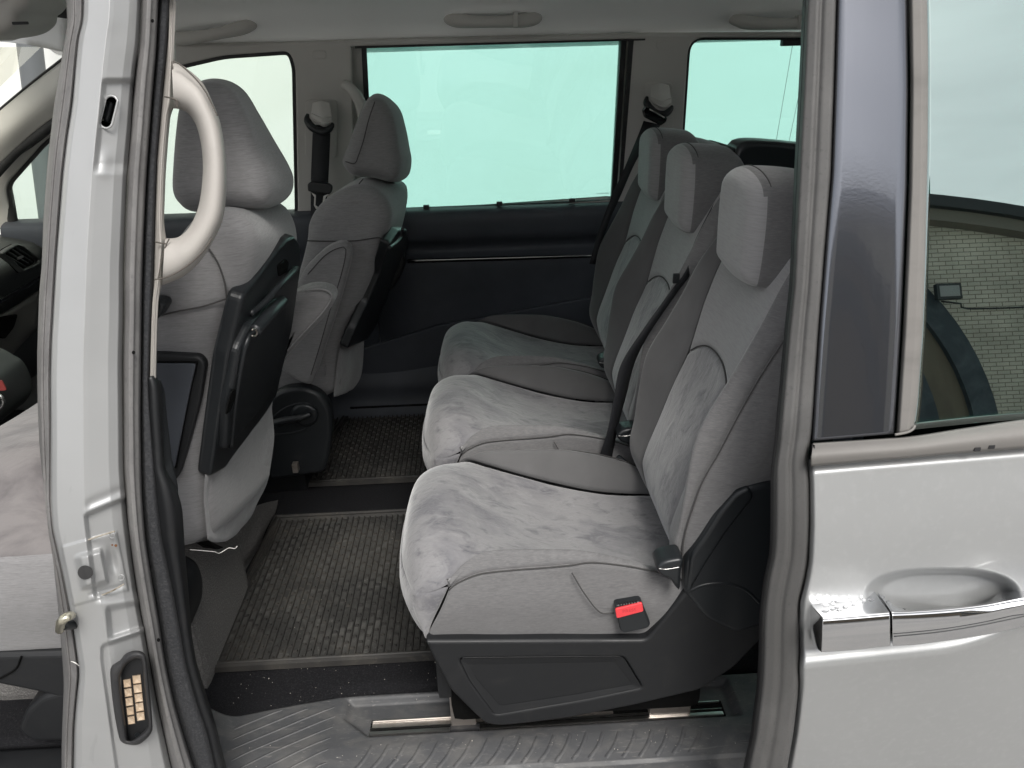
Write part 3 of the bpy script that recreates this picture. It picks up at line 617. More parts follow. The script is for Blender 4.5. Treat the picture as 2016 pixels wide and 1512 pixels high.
q = hx(39, 507, vx+.006); box('vent_tab', q+(-.002, -.012, -.003), q+(.004, .012, .003), brightsteel, av, .0015)
P = loft([[hx(p, q, -1.318) for p, q in ((-40, 640), (20, 612), (80, 572))], [hx(p, q, -1.322) for p, q in ((-40, 690), (10, 655), (75, 640))], [hx(p, q, -1.35) for p, q in ((-40, 745), (10, 722), (60, 660))]], 14, 10)
gridobj('glovebox_panel', P, mat('olive_grey_panel', (.17, .165, .15), .6), van, (1, 0, 0), .01)
plate('glovebox_handle', rnd([(hx(p, q, -1.312)[1], hx(p, q, -1.312)[2]) for p, q in ((-10, 625), (34, 618), (26, 645), (8, 668), (-10, 660))], .012), [], (-1.312, 0, 0), (0, 1, 0), (0, 0, 1), .006, void, van, .002)
gl0 = hx(-20, 600, -1.314); tube('trim_strip_or_glint', [hx(-20, 602, -1.314), hx(30, 575, -1.314), hx(78, 545, -1.314)], .008, gloss, van, 10, 16)
# gear console
pr = [(hy(p, q, .80)[0], hy(p, q, .80)[2]) for p, q in ((-60, 720), (-10, 730), (12, 752), (24, 785), (22, 806), (0, 830), (-60, 850))]
pillow('gear_console', pr, pr, .74, .90, dashm, van, .02)
q = hy(3, 760, .735); plate('gear_badge', rnd(to2([(-14, 752), (4, 748), (14, 768), (-14, 770)], (0, .737, 0), (1, 0, 0), (0, 0, 1)), .004), [], (0, .737, 0), (1, 0, 0), (0, 0, 1), .004, mat('dull_red', (.30, .05, .045), .5), van, .001)
tube('gear_ring', [hy(p, q, .737) for p, q in ((-6, 776), (4, 782), (7, 792), (2, 802), (-8, 806))], .0035, brightsteel, van, 8, 16)

# ---- centre pillar on the near side (door jamb)
CL0 = [(163, -50), (163, 0), (162, 45), (153, 69), (148, 121), (141, 205), (130, 274), (121.5, 347), (116, 417), (109, 503), (104, 594), (99, 678), (97, 747), (98, 834), (98, 940), (97, 981), (101, 1042), (111, 1082), (121, 1127), (132, 1183), (140, 1224), (148, 1276), (155, 1325), (150, 1366), (144, 1426), (142, 1512), (142, 1570)]
CL1 = [(280, -50), (278, 0), (274, 87), (266, 139), (262, 194), (257, 264), (252, 319), (250, 347), (246.5, 434), (243, 525), (243, 625), (241, 712), (242, 817), (243, 925), (248, 981), (251, 1021), (261, 1102), (273, 1183), (285, 1244), (295.5, 1305), (310, 1386), (328, 1467), (338, 1512), (352, 1570)]
CS0 = [(126, -50), (130, 0), (133, 45), (120, 121), (106, 208), (94, 312), (85, 434), (82, 525), (77, 573), (73, 695), (73.6, 782), (77, 869), (82, 925), (87, 961), (99, 1042), (107, 1127), (115, 1204), (121, 1276), (125.5, 1345), (121, 1467), (121, 1570)]
CR1 = [(316, -50), (314, 0), (309, 104), (300, 208), (290, 347), (285, 451), (281, 573), (279.5, 712), (278, 817), (279.5, 925), (281, 981), (287, 1062), (300, 1143), (314, 1224), (326, 1305), (344, 1386), (368, 1467), (383, 1512), (402, 1570)]
CF1 = [(338, -50), (337, 0), (328, 104), (318, 208), (309, 312), (305.5, 417), (303, 525), (302, 556), (297, 643), (294, 747), (297, 800), (306, 900), (312, 981), (322, 1062), (340, 1143), (356, 1224), (370, 1305), (392, 1386), (412, 1440), (428, 1512), (442, 1570)]
CB1 = [(293, 735), (311, 757), (313, 817), (318, 925), (340, 960), (352, 1001), (357, 1082), (364, 1163), (370, 1244), (380, 1305), (399, 1366), (418, 1425), (440, 1512), (456, 1570)]
def mid(a, b, f):
    ys = np.linspace(-50, 1570, 120); return [(colx(a, y)*(1-f)+colx(b, y)*f, y) for y in ys]
def sm(x): x = max(0, min(1, x)); return x*x*(3-2*x)
def jamb_h(px, py):
    h = 0.0
    # recess round the slot hole
    a = math.radians(4); u = (px-222)+(py-240)*.10; v = py-250
    if 90 < py < 420:
        inside = sm((u+32)/14)*sm((34-u)/8+1.0)*sm((v+98)/14)*sm((96-v)/26); h += .007*inside
        h -= .004*math.exp(-((px-205)/16)**2-((py-322)/22)**2)
    # upper shoulder of the latch area, with a fold running up to the right
    fold = 1010-(px-165)*.42
    h += .012*sm((py-fold)/10)*sm((1192-py)/34)*sm((px-(158+(py-980)*.12))/12)
    h += .003*math.exp(-((py-fold+14)/10)**2)*sm((px-160)/20)
    # stamped latch plate with bulge
    v = py-1123+(px-170)*.28; u = px-180-(py-1120)*.20
    pl = sm((u+52)/3)*sm((66-u)/3)*sm((v+62)/3)*sm((64-v)/3); h -= .0026*pl
    h -= .012*sm((u+34)/22)*sm((30-u)/7)*sm((v+38)/12)*sm((40-v)/12)
    h += .007*math.exp(-((u-45)/9)**2-((v+4)/24)**2)
    h += .0025*math.exp(-((v-50)/3.5)**2)*sm((u+20)/10)*sm((62-u)/10)
    # facet fold under the plate
    fl_ = 1196-(px-180)*.20
    h += .010*sm((py-fl_)/16)*sm((1268-(px-195)*.33-py)/10)*sm((px-(205+(py-1200)*.1))/14)
    # recessed field round the contact plate
    lx = colx([(212, 1240), (196, 1275), (196, 1300), (210, 1400), (225, 1512), (232, 1570)], py)
    tp = 1268-(px-195)*.33
    h += .008*sm((px-lx)/9)*sm((py-tp)/10)
    h += .0012*mnoise.noise(Vector((px*.012, py*.006, 3)))
    return h
jcols = [mid(CL0, CL1, f) for f in (0, .035, .10, .46, .53, .80, .93, 1.0)]
jd = [.022, .006, -.0005, -.004, -.001, .012, .022, .040]
jd = [(lambda v: (lambda py: v-.045))(v) for v in jd]
P = pxgrid(jcols, jd, 640, [4, 5, 30, 8, 26, 12, 6], jamb_h)
# cut the slot hole and the round plug seat
V = P.reshape(-1, 3); nu, nv = P.shape[:2]
def proj(p):
    v = np.asarray(p)-CAM; z = v@AF; return 1008+FPX*(v@AX)/z, 756-FPX*(v@AU)/z
def in_slot(px, py):
    a = np.array([219, 201.]); b = np.array([209, 240.]); q = np.array([px, py]); t = max(0, min(1, np.dot(q-a, b-a)/np.dot(b-a, b-a))); return np.linalg.norm(q-a-(b-a)*t) < 12.5
PX = np.array([proj(p) for p in V]); F = []
for f in gridF(nu, nv):
    c = PX[list(f)].mean(0)
    if 170 < c[1] < 270 and in_slot(*c): continue
    F.append(f)
jamb = mesh('centre_pillar', V, orient(V, F, (0, -1, 0)), silver_in, van)
solid(jamb, .0025, -1)
sl = [hb(214+math.cos(t)*15+(-5 if math.sin(t) > 0 else 5)*abs(math.sin(t))*.9, 220.5+math.sin(t)*20+(20*np.sign(math.sin(t))*min(1, abs(math.sin(t))*2.2)*.8), -.036) for t in np.linspace(0, 2*math.pi, 28, endpoint=False)]
sa, sb_ = np.array([219, 201.]), np.array([209, 240.])
ring = []
for k in range(28):
    t = 2*math.pi*k/28; dirv = np.array([math.cos(t), math.sin(t)]); base = sb_ if dirv[1] > 0 else sa; ring.append(base+dirv*12.5)
tube('slot_rim', [hb(p[0], p[1], -.045+.0075) for p in ring], .0014, silver_in, jamb, 6, 56, True)
c0 = hb(214, 220, .02); box('slot_cavity', c0+(-.03, 0.0, -.06), c0+(.03, .04, .06), void, jamb, .002)
tube('slot_edge', [hb(p[0]*.5+p2[0]*.5, p[1], -.02) for p, p2 in ((sa, sa), ((sa+sb_)/2, (sa+sb_)/2), (sb_, sb_))], .004, plastic2, jamb, 6, 8)
# black plug in the latch plate, small bosses, drill holes
def disc(name, px, py, rpx, rpy, d, m, parent, k=24, th=.002, rotp=0):
    V = [hb(px, py, d-th)]+[hb(px+rpx*math.cos(t), py+rpy*math.sin(t), d-th) for t in np.linspace(0, 2*math.pi, k, endpoint=False)]+[hb(px+rpx*1.06*math.cos(t), py+rpy*1.06*math.sin(t), d+.002) for t in np.linspace(0, 2*math.pi, k, endpoint=False)]
    F = [(0, 1+i, 1+(i+1) % k) for i in range(k)]+[(1+i, 1+k+i, 1+k+(i+1) % k, 1+(i+1) % k) for i in range(k)]
    return mesh(name, V, orient(V, F, (0, -1, 0)), m, parent, smooth=False)
disc('plug', 168, 1127, 14.5, 13.5, -.0625, rubberb, jamb)
for px, py in ((221, 1054), (239, 1137), (178, 1160)):
    tube('rivet_ring', [hb(px+5.5*math.cos(t), py+5.5*math.sin(t), -.034+(.002 if px > 200 else -.012)) for t in np.linspace(0, 2*math.pi, 12, endpoint=False)], .0009, silver_in, jamb, 5, 24, True)
for px, py, rr in ((228, 1074, 3.0), (221, 1073, 2.0)): disc('rust_spot', px, py, rr, rr*.9, -.033, mat('rust', (.16, .07, .03), .9), jamb, 8, .0006)
sealant = mat('dirty_sealant', (.33, .30, .25), .8, layers=[(60, I3, 3, .5, (.16, .13, .09), .5, .7)])
tube('sealant_line', [hb(a, b, -.0445) for a, b in ((129, 1080), (165, 1066), (200, 1054), (226, 1046))], .0011, sealant, jamb, 6, 40)
tube('sealant_line', [hb(a, b, -.0415) for a, b in ((150, 1180), (178, 1178), (215, 1166), (244, 1150))], .0010, sealant, jamb, 6, 40)
# outer rubber seal of the front door opening
P = pxgrid([mid(CS0, CL0, f) for f in (0, .12, .45, .55, .9, 1.02)], [.06, .0, -.030, -.028, -.034, -.018], 200, [3, 5, 3, 5, 3])
gridobj('front_door_seal', P, rubber, van, (0, -1, 0), .003)
# main door seal (hollow tube section)
cols = [mid(CL1, CR1, f) for f in (-.02, .12, .35, .55, .62, .85, 1.0)]
P = pxgrid(cols, [.006, -.014, -.022, -.020, -.015, -.009, .02], 260, [3, 4, 4, 2, 4, 4])
seal = gridobj('door_seal', P, rubber, van, (0, -1, 0), .003)
for px, py in ((300, 41), (263, 694), (312, 1260)): disc('seal_hole', px, py, 3.2, 3.6, -.0255, void, seal, 10, .0006)
P = pxgrid([mid(CR1, CF1, f) for f in (-.1, .25, .7, 1.05)], [.02, .006, .008, .024], 260, [3, 5, 3])
gridobj('flocked_trim', P, flock, van, (0, -1, 0), .003)
# beige upper trim with the big D handle
bz = [(337, -50), (337, 0), (328, 104), (318, 208), (309, 312), (305.5, 417), (303, 525), (302, 556), (297, 643), (294, 749)]
bo = [(343, -50), (344, 0), (346, 110), (346, 126), (346, 205), (336, 225), (331, 278), (326, 347), (323, 434), (326, 462), (330, 480), (319, 561), (312, 590), (310, 640), (308, 740)]
P = pxgrid([bz, [((a+b_)/2, y) for y in np.linspace(-50, 749, 80) for a, b_ in [(colx(bz, y), colx(bo, y))]], [(colx(bo, y), y) for y in np.linspace(-50, 745, 80)]], [.022, .014, .030], 220, [5, 5])
ptrim = gridobj('centre_pillar_trim', P, beige, van, (0, -1, 0), .004)
ho = [(338, 120), (352, 125), (368, 135), (399, 163), (420, 205), (434, 243), (443, 295), (446, 347), (444, 399), (438, 435), (425, 465), (411, 490), (389, 520), (358, 546), (319, 562)]
hi_ = [(342, 214), (347, 214), (356, 216), (372, 225), (386, 247), (395, 280), (399, 315), (399, 345), (395, 385), (388, 415), (378, 438), (366, 455), (352, 466), (340, 469), (325, 469)]
def hcol(f, pts): return pts
n_h = 90
O = cru(ho, n_h); I_ = cru(hi_, n_h)
G = []
for i in range(n_h):
    row = []; w = math.sin(math.pi*i/(n_h-1))
    for f, dd in ((0, .034), (.02, .018), (.10, -.004), (.28, -.015), (.5, -.018), (.72, -.015), (.9, -.004), (.98, .018), (1, .034)):
        p = O[i]*(1-f)+I_[i]*f; row.append(hb(p[0], p[1], .012+dd*(.75+.25*w)))
    G.append(row)
G = np.array(G); back = G[:, ::-1].copy(); back[:, :, 1] += .03
hnd = gridobj('grab_handle', G, beige, ptrim, (0, -1, 0))
def seamline(name, pts, d, m, parent, r=.0009, n=40, fn=None): return tube(name, [(fn or (lambda x, y: hb(x, y, d)))(x, y) for x, y in pts], r, m, parent, 5, n)
dark_seam = mat('dark_trim_seam', (.09, .08, .07), .9)  # dark colour of the joints in the pillar trim
seamline('trim_joint', [(341, 121), (356, 128), (385, 155), (404, 180), (417, 205), (428, 228)], -.006, dark_seam, ptrim)
seamline('trim_joint', [(417, 469), (408, 484), (390, 505), (362, 528), (330, 545), (303, 551)], -.006, dark_seam, ptrim)
seamline('trim_joint', [(324, 190), (336, 193), (347, 198), (349, 212)], .004, dark_seam, ptrim, .001)
seamline('trim_joint', [(338, 121), (343, 160), (347, 198)], .006, dark_seam, ptrim, .0008)
seamline('trim_joint', [(306, 476), (320, 479), (328, 480)], .008, dark_seam, ptrim, .001)
seamline('trim_joint', [(333, 470), (326, 485), (318, 515), (311, 550)], .004, dark_seam, ptrim, .0008)
# lower black inner trim of the pillar
P = pxgrid([[(colx(CF1, y)-1, y) for y in np.linspace(742, 1570, 60)], [(colx(CF1, y)*.5+colx(CB1, y)*.5, y) for y in np.linspace(742, 1570, 60)], [(colx(CB1, y), y) for y in np.linspace(738, 1570, 60)], [(colx(CB1, y)+1, y) for y in np.linspace(738, 1570, 60)]], [.022, .012, .034, .09], 160, [5, 5, 3],
           )
gridobj('pillar_lower_trim', P, plastic, van, (0, -1, 0), .004)
P = pxgrid([[(312, 750), (313, 817), (316, 880), (322, 930), (338, 985), (346, 1040)], [(316, 748), (324, 770), (330, 830), (338, 900), (350, 955), (352, 985)]], [.05, .062], 40, [5])
gridobj('belt_cover', P, plastic2, van, (0, -1, 0), .006)
pr = [(hy(p, q, .30)[0], hy(p, q, .30)[2]) for p, q in ((345, 1090), (368, 1085), (392, 1100), (404, 1130), (403, 1165), (392, 1195), (375, 1225), (345, 1225))]
pillow('seat_mount_cover', pr, pr, .20, .30, plastic, van, .02)
# contact plate for the sliding door wiring
def capsule(cx, cy, pts, k=0): return pts
fo = [(236, 1300), (246, 1288), (262, 1281), (280, 1283), (288, 1296), (294, 1350), (300, 1420), (299, 1440), (288, 1455), (272, 1466), (252, 1466), (238, 1460), (232, 1445), (222, 1390), (216, 1330), (219, 1310)]
fi = [(243, 1318), (252, 1306), (264, 1299), (277, 1299), (280, 1310), (286, 1370), (292, 1424), (289, 1434), (278, 1444), (264, 1452), (250, 1452), (256, 1452), (250, 1440), (243, 1390), (238, 1350), (238, 1330)]
fi = [(241, 1322), (250, 1308), (264, 1299), (277, 1299), (280, 1312), (286, 1370), (292, 1422), (288, 1434), (276, 1446), (264, 1456), (256, 1458), (252, 1456), (250, 1440), (244, 1395), (239, 1352), (238, 1334)]
Oc, Ic = cr(fo, 70, True), cr(fi, 70, True); G = []
for i in range(71):
    row = []
    for f, dd in ((0, 0.006), (.06, -.004), (.25, -.0095), (.5, -.0115), (.75, -.0095), (.94, -.004), (1, .008)):
        p = Oc[i % 70]*(1-f)+Ic[i % 70]*f; row.append(hb(p[0], p[1], -.0395+dd))
    G.append(row)
cplate = gridobj('contact_plate', np.array(G), rubberb, van, (0, -1, 0))
V = [hb(p[0], p[1], -.036) for p in Ic]; mesh('plate_face', V, orient(V, [tuple(range(70))], (0, -1, 0)), plastic, cplate, smooth=False)
def cell(px0, py0, px1, py1, sk):
    q = [(px0, py0), (px1, py0-2.5), (px1+sk, py1-2.5), (px0+sk, py1)]
    c = np.mean(q, 0); V = [hb(x, y, -.036) for x, y in q]+[hb(c[0]+(x-c[0])*.86, c[1]+(y-c[1])*.86, -.0385) for x, y in q]+[hb(*c, -.0372)]
    F = [(0, 1, 5, 4), (1, 2, 6, 5), (2, 3, 7, 6), (3, 0, 4, 7), (4, 5, 8), (5, 6, 8), (6, 7, 8), (7, 4, 8)]
    return mesh('contact', V, orient(V, F, (0, -1, 0)), tan, cplate, smooth=False)
for r_ in range(5):
    y = 1338.5+r_*18.2
    cell(242.0+r_*2.1, y, 257.3+r_*1.9, y+16.0, 1.8); cell(260.2+r_*2.0, y-8.0, 277+r_*1.8, y+8.6, 1.8)
disc('screw', 270, 1447, 5, 5, -.0375, plastic2, cplate, 12, .002)
# striker of the front door, left edge
st = tube('striker', [hb(118, 1240, -.05), hb(120, 1225, -.07), hb(131, 1215, -.075), hb(140, 1212, -.05)], .0055, mat('zinc_plate', (.72, .68, .55), .3, .9), van, 8, 20)
tube('striker_pin', [hb(124, 1231, -.055), hb(146, 1230, -.04)], .006, plastic2, st, 8, 6)
# loose thread under the front seat and lint on the seal
tube('lint', [hb(140, 1302, -.055), hb(148, 1305, -.062), (hb(156, 1311, -.058))], .0006, thread_m, van, 5, 14)

# ---- rear inner trim, rear end and near-side roof rail (mostly out of sight, they close the cabin)
box('rear_side_trim', (.50, .10, -.02), (1.6, .16, .62), trimdark, van, .02)
box('tailgate_trim', (1.6, .0, -.03), (1.64, 1.6, .62), trimdark, van, .01)
box('tailgate_pillar', (1.55, .12, .62), (1.64, .30, 1.2), greytrim, van, .01)
box('tailgate_pillar', (1.55, 1.30, .62), (1.64, 1.48, 1.2), greytrim, van, .01)
P = np.array([[(x, y, z) for (y, z) in cr([(.16, 1.185), (.14, 1.19), (.13, 1.21), (.15, 1.25), (.30, 1.30), (.8, 1.335), (1.3, 1.285), (1.44, 1.24), (1.50, 1.195)], 40)] for x in np.linspace(-1.12, 1.7, 6)])
gridobj('roof_panel', P, silver, van, (0, -1, 1), .004)
xs4 = np.linspace(.58, 1.72, 12)
P = np.array([[(x, ybs(z)+.0*x, z) for z in np.linspace(-.22, .63, 24)] for x in xs4]); gridobj('rear_quarter_side', P, silver, van, (0, -1, 0), .003)
P = np.array([[(x, ybs(z)+.006, z) for z in np.linspace(.635, 1.13, 12)] for x in np.linspace(.66, 1.60, 8)]); gridobj('rear_quarter_glass', P, glass_door, van, (0, -1, 0), .004)
P = np.array([[(x, ybs(z), z) for z in np.linspace(.63, 1.18, 12)] for x in (.56, .67)]); gridobj('rear_pillar', P, plastic2, van, (0, -1, 0), .004)
P = np.array([[(x, ybs(z), z) for z in np.linspace(.63, 1.18, 12)] for x in (1.58, 1.72)]); gridobj('rear_pillar', P, silver, van, (0, -1, 0), .004)
box('firewall', (-2.05, 0, -.1), (-2.0, 1.62, .60), plastic, van, .01)
mesh('side_panel_far', [(-2.0, 1.64, -.2), (1.66, 1.64, -.2), (1.66, 1.64, .56), (-2.0, 1.64, .56)], [(0, 1, 2, 3)], silver, van, smooth=False)

# ================================================================== rear seats
YM = .295
def sy(s, lst): return [(x, YM+s_, z) if s is None else (x, YM+s, z) for (x, z, *q) in lst for s_ in [q[0] if q else 0]]
EDGE = [(.350, .304, .122), (.305, .306, .125), (.25, .310, .125), (.19, .319, .125), (.12, .338, .127), (.05, .360, .132), (-.01, .377, .142), (-.045, .378, .158), (-.072, .358, .174), (-.100, .347, .177), (-.128, .339, .170)]
MID_ = [(.350, .296), (.305, .298), (.25, .302), (.19, .311), (.12, .326), (.05, .349), (-.01, .378), (-.05, .400), (-.095, .411), (-.137, .388), (-.158, .332)]
def build_rear_seat(loc):
    seat = empty('rear_seat', loc)
    E_ = cru(EDGE, 90); M_ = cru(MID_, 90); NV = 71; P = np.zeros((90, NV, 3))
    for j, v in enumerate(np.linspace(-1, 1, NV)):
        w = abs(v)**3.2
        P[:, j, 0] = M_[:, 0]*(1-w)+E_[:, 0]*w; P[:, j, 2] = M_[:, 1]*(1-w)+E_[:, 1]*w; P[:, j, 1] = YM+v*E_[:, 2]
    panel('cushion_insert', P, velvet, seat, (0, 0, 1), .006, .014, lump=.0022)
    fs = P[-1]
    bot = np.array([(-.114-.028*math.cos(v*math.pi/2)**.7, YM+v*.166, .248) for v in np.linspace(-1, 1, NV)])
    mid_ = (fs+bot)/2+np.array([[-.008-.004*math.cos(v*1.4), 0, 0] for v in np.linspace(-1, 1, NV)])
    Pf = np.stack([cru([fs[j], mid_[j], bot[j]], 24) for j in range(NV)], 1)
    panel('cushion_front', Pf, velvet, seat, (-1, 0, 0), .005, .012, lump=.0015)
    for sg in (-1, 1):
        c1 = [(x, YM+sg*.173, z) for x, z in ((-.072, .347), (-.086, .315), (-.102, .28), (-.112, .250))]
        c2 = [tuple(Pf[i, 0 if sg < 0 else -1]) for i in (0, 8, 16, 23)]
        cm = [tuple((np.array(a)+np.array(b))/2+np.array([-.002, sg*.003, 0])) for a, b in zip(c1, c2)]
        top = None
        panel('cushion_corner', loft([c1, cm, c2], 24, 20), velvet, seat, (-.3, sg, 0), .004, .008)
    A_ = [(.345, .312), (.300, .333), (.258, .353), (.220, .367), (.185, .376), (.143, .383), (.114, .380), (.075, .378), (.035, .377), (-.005, .375), (-.03, .371), (-.058, .358), (-.072, .346)]
    CRv = [(.345, .308), (.300, .330), (.258, .350), (.220, .364), (.185, .376), (.143, .389), (.114, .394), (.075, .397), (.035, .398), (-.005, .397), (-.03, .390), (-.056, .370), (-.072, .352)]
    for sg in (-1, 1):
        Ec = [(x, YM+sg*s, z) for x, z, s in EDGE[:9]]
        Cc = [(x, YM+sg*(.156+.018*max(0, (-x-.0)/.072)**2), z) for x, z in CRv]
        Ac = [(x, YM+sg*(.173+.001*i/11), z) for i, (x, z) in enumerate(A_)]
        P = loft([Ec, [tuple(np.array(c)*.5+np.array(e)*.5+np.array([0, 0, .006])) for c, e in zip(cr(Cc, 13), cr(Ec, 13))], Cc, Ac], 80, 26)
        panel('cushion_bolster', P, bolster_m if sg > 0 else velour, seat, (0, 0, 1), .006, .006, lump=.001)  # far bolster in darker velour, its shade put into the colour
        tube('seam', [(x, y+sg*.0008, z-.001) for x, y, z in Ac], .0011, stitch, seat, 6, 70)
        bt = [(.345, .223), (.300, .225), (.258, .226), (.185, .230), (.114, .234), (.035, .240), (-.03, .245), (-.085, .248), (-.112, .250)]
        B_ = [(x, YM+sg*.170, z) for x, z in bt]; A2 = cr(Ac, 13); Bm = [tuple((np.array(a)+np.array(b))/2+np.array([0, sg*.009, 0])) for a, b in zip(A2, cr(B_, 13))]
        g = []
        if sg < 0: g = [([hy(1126, 1128, .112), hy(1151, 1167, .108), hy(1180, 1202, .110), hy(1208, 1207, .112)], .006, .006)]
        else: g = [([(hy(a, b, .11)[0], .475, hy(a, b, .11)[2]) for a, b in ((1126, 1128), (1151, 1167), (1180, 1202), (1208, 1207))], .003, .005)]
        tube('seam', [(q[0], q[1]-sg*(-.0035 if i in (1, 2) else 0), q[2]) for i, q in enumerate(g[0][0])], .0011, stitch, seat, 6, 40)
        P = loft([Ac, Bm, B_], 120, 44)
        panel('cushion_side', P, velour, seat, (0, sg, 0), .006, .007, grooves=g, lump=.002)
    # ---- backrest
    SC = [(.285, .312, .114), (.330, .292, .112), (.38, .279, .108), (.407, .281, .107), (.459, .296, .106), (.515, .314, .106), (.552, .328, .107), (.60, .347, .109), (.651, .360, .112), (.696, .372, .116), (.75, .392, .122), (.797, .416, .126), (.825, .432, .122), (.858, .452, .115)]
    BO = [(.285, .315), (.323, .293), (.363, .273), (.397, .267), (.439, .273), (.498, .279), (.564, .288), (.60, .300), (.634, .318), (.69, .347), (.738, .369), (.79, .396), (.83, .422), (.855, .450)]
    PI = [(.285, .318), (.330, .296), (.365, .283), (.394, .279), (.43, .281), (.471, .289), (.518, .301), (.567, .322), (.621, .343), (.666, .362), (.699, .378), (.735, .396), (.80, .428), (.850, .460)]
    def apex(v): return .640-.040*abs(v)**2.4       # seam between lumbar insert and upper panel
    Sc = cru(SC, 200); NV = 51
    def strip(z0f, z1f, nu):
        P = np.zeros((nu, NV, 3))
        for j, v in enumerate(np.linspace(-1, 1, NV)):
            zz = np.linspace(z0f(v), z1f(v), nu); x = np.interp(zz, Sc[:, 0], Sc[:, 1]); w = np.interp(zz, Sc[:, 0], Sc[:, 2])
            bulge = -.010*(1-v*v)*np.exp(-((zz-.47)/.09)**2)+.006*(1-v*v)*np.exp(-((zz-.68)/.1)**2)
            P[:, j] = np.stack([x+bulge, YM+v*w, zz], 1)
        return P
    panel('backrest_insert', strip(lambda v: .286, apex, 90), velvet, seat, (-1, 0, 0), .005, .012, lump=.0022)
    panel('backrest_panel', strip(apex, lambda v: .858-.012*abs(v)**3, 56), panel_cloth, seat, (-1, 0, 0), .005, .012, lump=.001)
    tube('seam', [tuple(q+np.array([.002, 0, 0])) for q in strip(lambda v: .286, apex, 3)[-1][::3]], .0012, stitch, seat, 6, 60)
    for sg in (-1, 1):
        a = [(x, YM+sg*w, z) for z, x, w in SC]; b = [(x, YM+sg*(.163+.010*min(1, max(0, (.62-z)/.1))-.03*max(0, (z-.74)/.12)), z) for z, x in BO]; c = [(x, YM+sg*(.178-.03*max(0, (z-.74)/.12)), z) for z, x in PI]
        P = loft([a, [tuple((np.array(p)*.45+np.array(q)*.55)+np.array([-.004, 0, 0])) for p, q in zip(a, b)], b, c], 100, 28)
        panel('backrest_bolster', P, bolster_m if sg > 0 else velour, seat, (-1, 0, 0), .004, .009, lump=.001)  # darker cloth on the far bolster paints in the shaded side
        tube('seam', [(x+.001, y+sg*.0005, z) for x, y, z in c[1:]], .0011, stitch, seat, 6, 70)
        rear = [(x+.115+.02*(.6-z), YM+sg*(.172-.03*max(0, (z-.74)/.12)), z+.004) for z, x in PI]; m_ = [tuple((np.array(p)+np.array(q))/2+np.array([0, sg*.010, 0])) for p, q in zip(c, rear)]
        g = [([(.31+q, YM+sg*.186, .505-.0*q) for q in (0, .03, .06, .1, .14)], .003, .005)]
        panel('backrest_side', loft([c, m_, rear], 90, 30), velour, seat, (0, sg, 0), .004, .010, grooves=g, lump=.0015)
    r1 = [(x+.115+.02*(.6-z), YM-.172+.03*max(0, (z-.74)/.12), z+.004) for z, x in PI]; r2 = [(x, 2*YM-y, z) for x, y, z in r1]; rm_ = [(x+.012, YM, z) for x, y, z in r1]
    panel('backrest_rear', loft([r1, rm_, r2], 40, 20), carpetg, seat, (1, 0, 0), 0)
    t1 = [(.452, YM-.115, .858), (.452, YM-.06, .860), (.452, YM, .860), (.452, YM+.06, .860), (.452, YM+.115, .858)]; t2 = [(.50, YM-.14, .862), (.50, YM-.06, .872), (.50, YM, .873), (.50, YM+.06, .872), (.50, YM+.14, .862)]; t3 = [(.545, YM-.142, .855), (.548, YM-.06, .86), (.55, YM, .862), (.548, YM+.06, .86), (.545, YM+.142, .855)]
    panel('backrest_top', loft([t1, t2, t3], 40, 16), bolster_m, seat, (0, 0, 1), .003, .01)
    # ---- headrest
    hp = [(-.073, .765), (-.060, .750), (-.0, .742), (.060, .750), (.073, .765), (.079, .83), (.076, .88), (.068, .902), (.04, .916), (0, .921), (-.04, .916), (-.068, .902), (-.076, .88), (-.079, .83)]
    hp = [(s*1.06, .7645+(z-.742)*.905) for s, z in hp]; A = [(YM+s, z) for s, z in hp]; B = [(YM+s*1.06, z*.96+.0225 if z < .85 else z-.012) for s, z in hp]
    hr = pillow('headrest', A, B, .368, .490, panel_cloth, seat, .026, 90, 9, 8, .004, axis='x')
    hr.data.materials.append(velour)  # second, darker cloth for sides and top: their shading as colour
    for pg in hr.data.polygons:
        if pg.normal.x > -.35: pg.material_index = 1
    tube('piping', [(.3955, y, z) for y, z in cr(A, 40, True)], .0011, stitch, hr, 6, 120, True)
    # ---- side covers, recliner covers, frame, brackets
    sp = [(838, 1254), (1270, 1252), (1349, 1155), (1385, 1141), (1430, 1139), (1468, 1150), (1500, 1178), (1504, 1215), (1497, 1250), (1443, 1306), (1374, 1351), (1245, 1381), (1121, 1405), (1046, 1415), (985, 1421), (958, 1418), (937, 1400), (888, 1351), (858, 1296), (843, 1264)]
    sc = [(hy(a, b, .118)[0], hy(a, b, .118)[2]) for a, b in sp]
    rec = rnd([(hy(a, b, .118)[0], hy(a, b, .118)[2]) for a, b in ((905, 1288), (1225, 1285), (1262, 1345), (1150, 1368), (975, 1398), (925, 1330))], .008)
    cp = [(1340, 1150), (1341, 1088), (1365, 1056), (1399, 1000), (1430, 966), (1450, 951), (1468, 944), (1495, 940), (1525, 941), (1545, 1000), (1550, 1100), (1540, 1200), (1440, 1230), (1380, 1200)]
    cv = [(hy(a, b, .126)[0], hy(a, b, .126)[2]) for a, b in cp]
    rg = [(1344, 1152), (1352, 1080), (1378, 1044), (1408, 996), (1440, 958), (1468, 945), (1477, 965), (1450, 1000), (1425, 1032), (1400, 1070), (1378, 1105), (1352, 1152)]
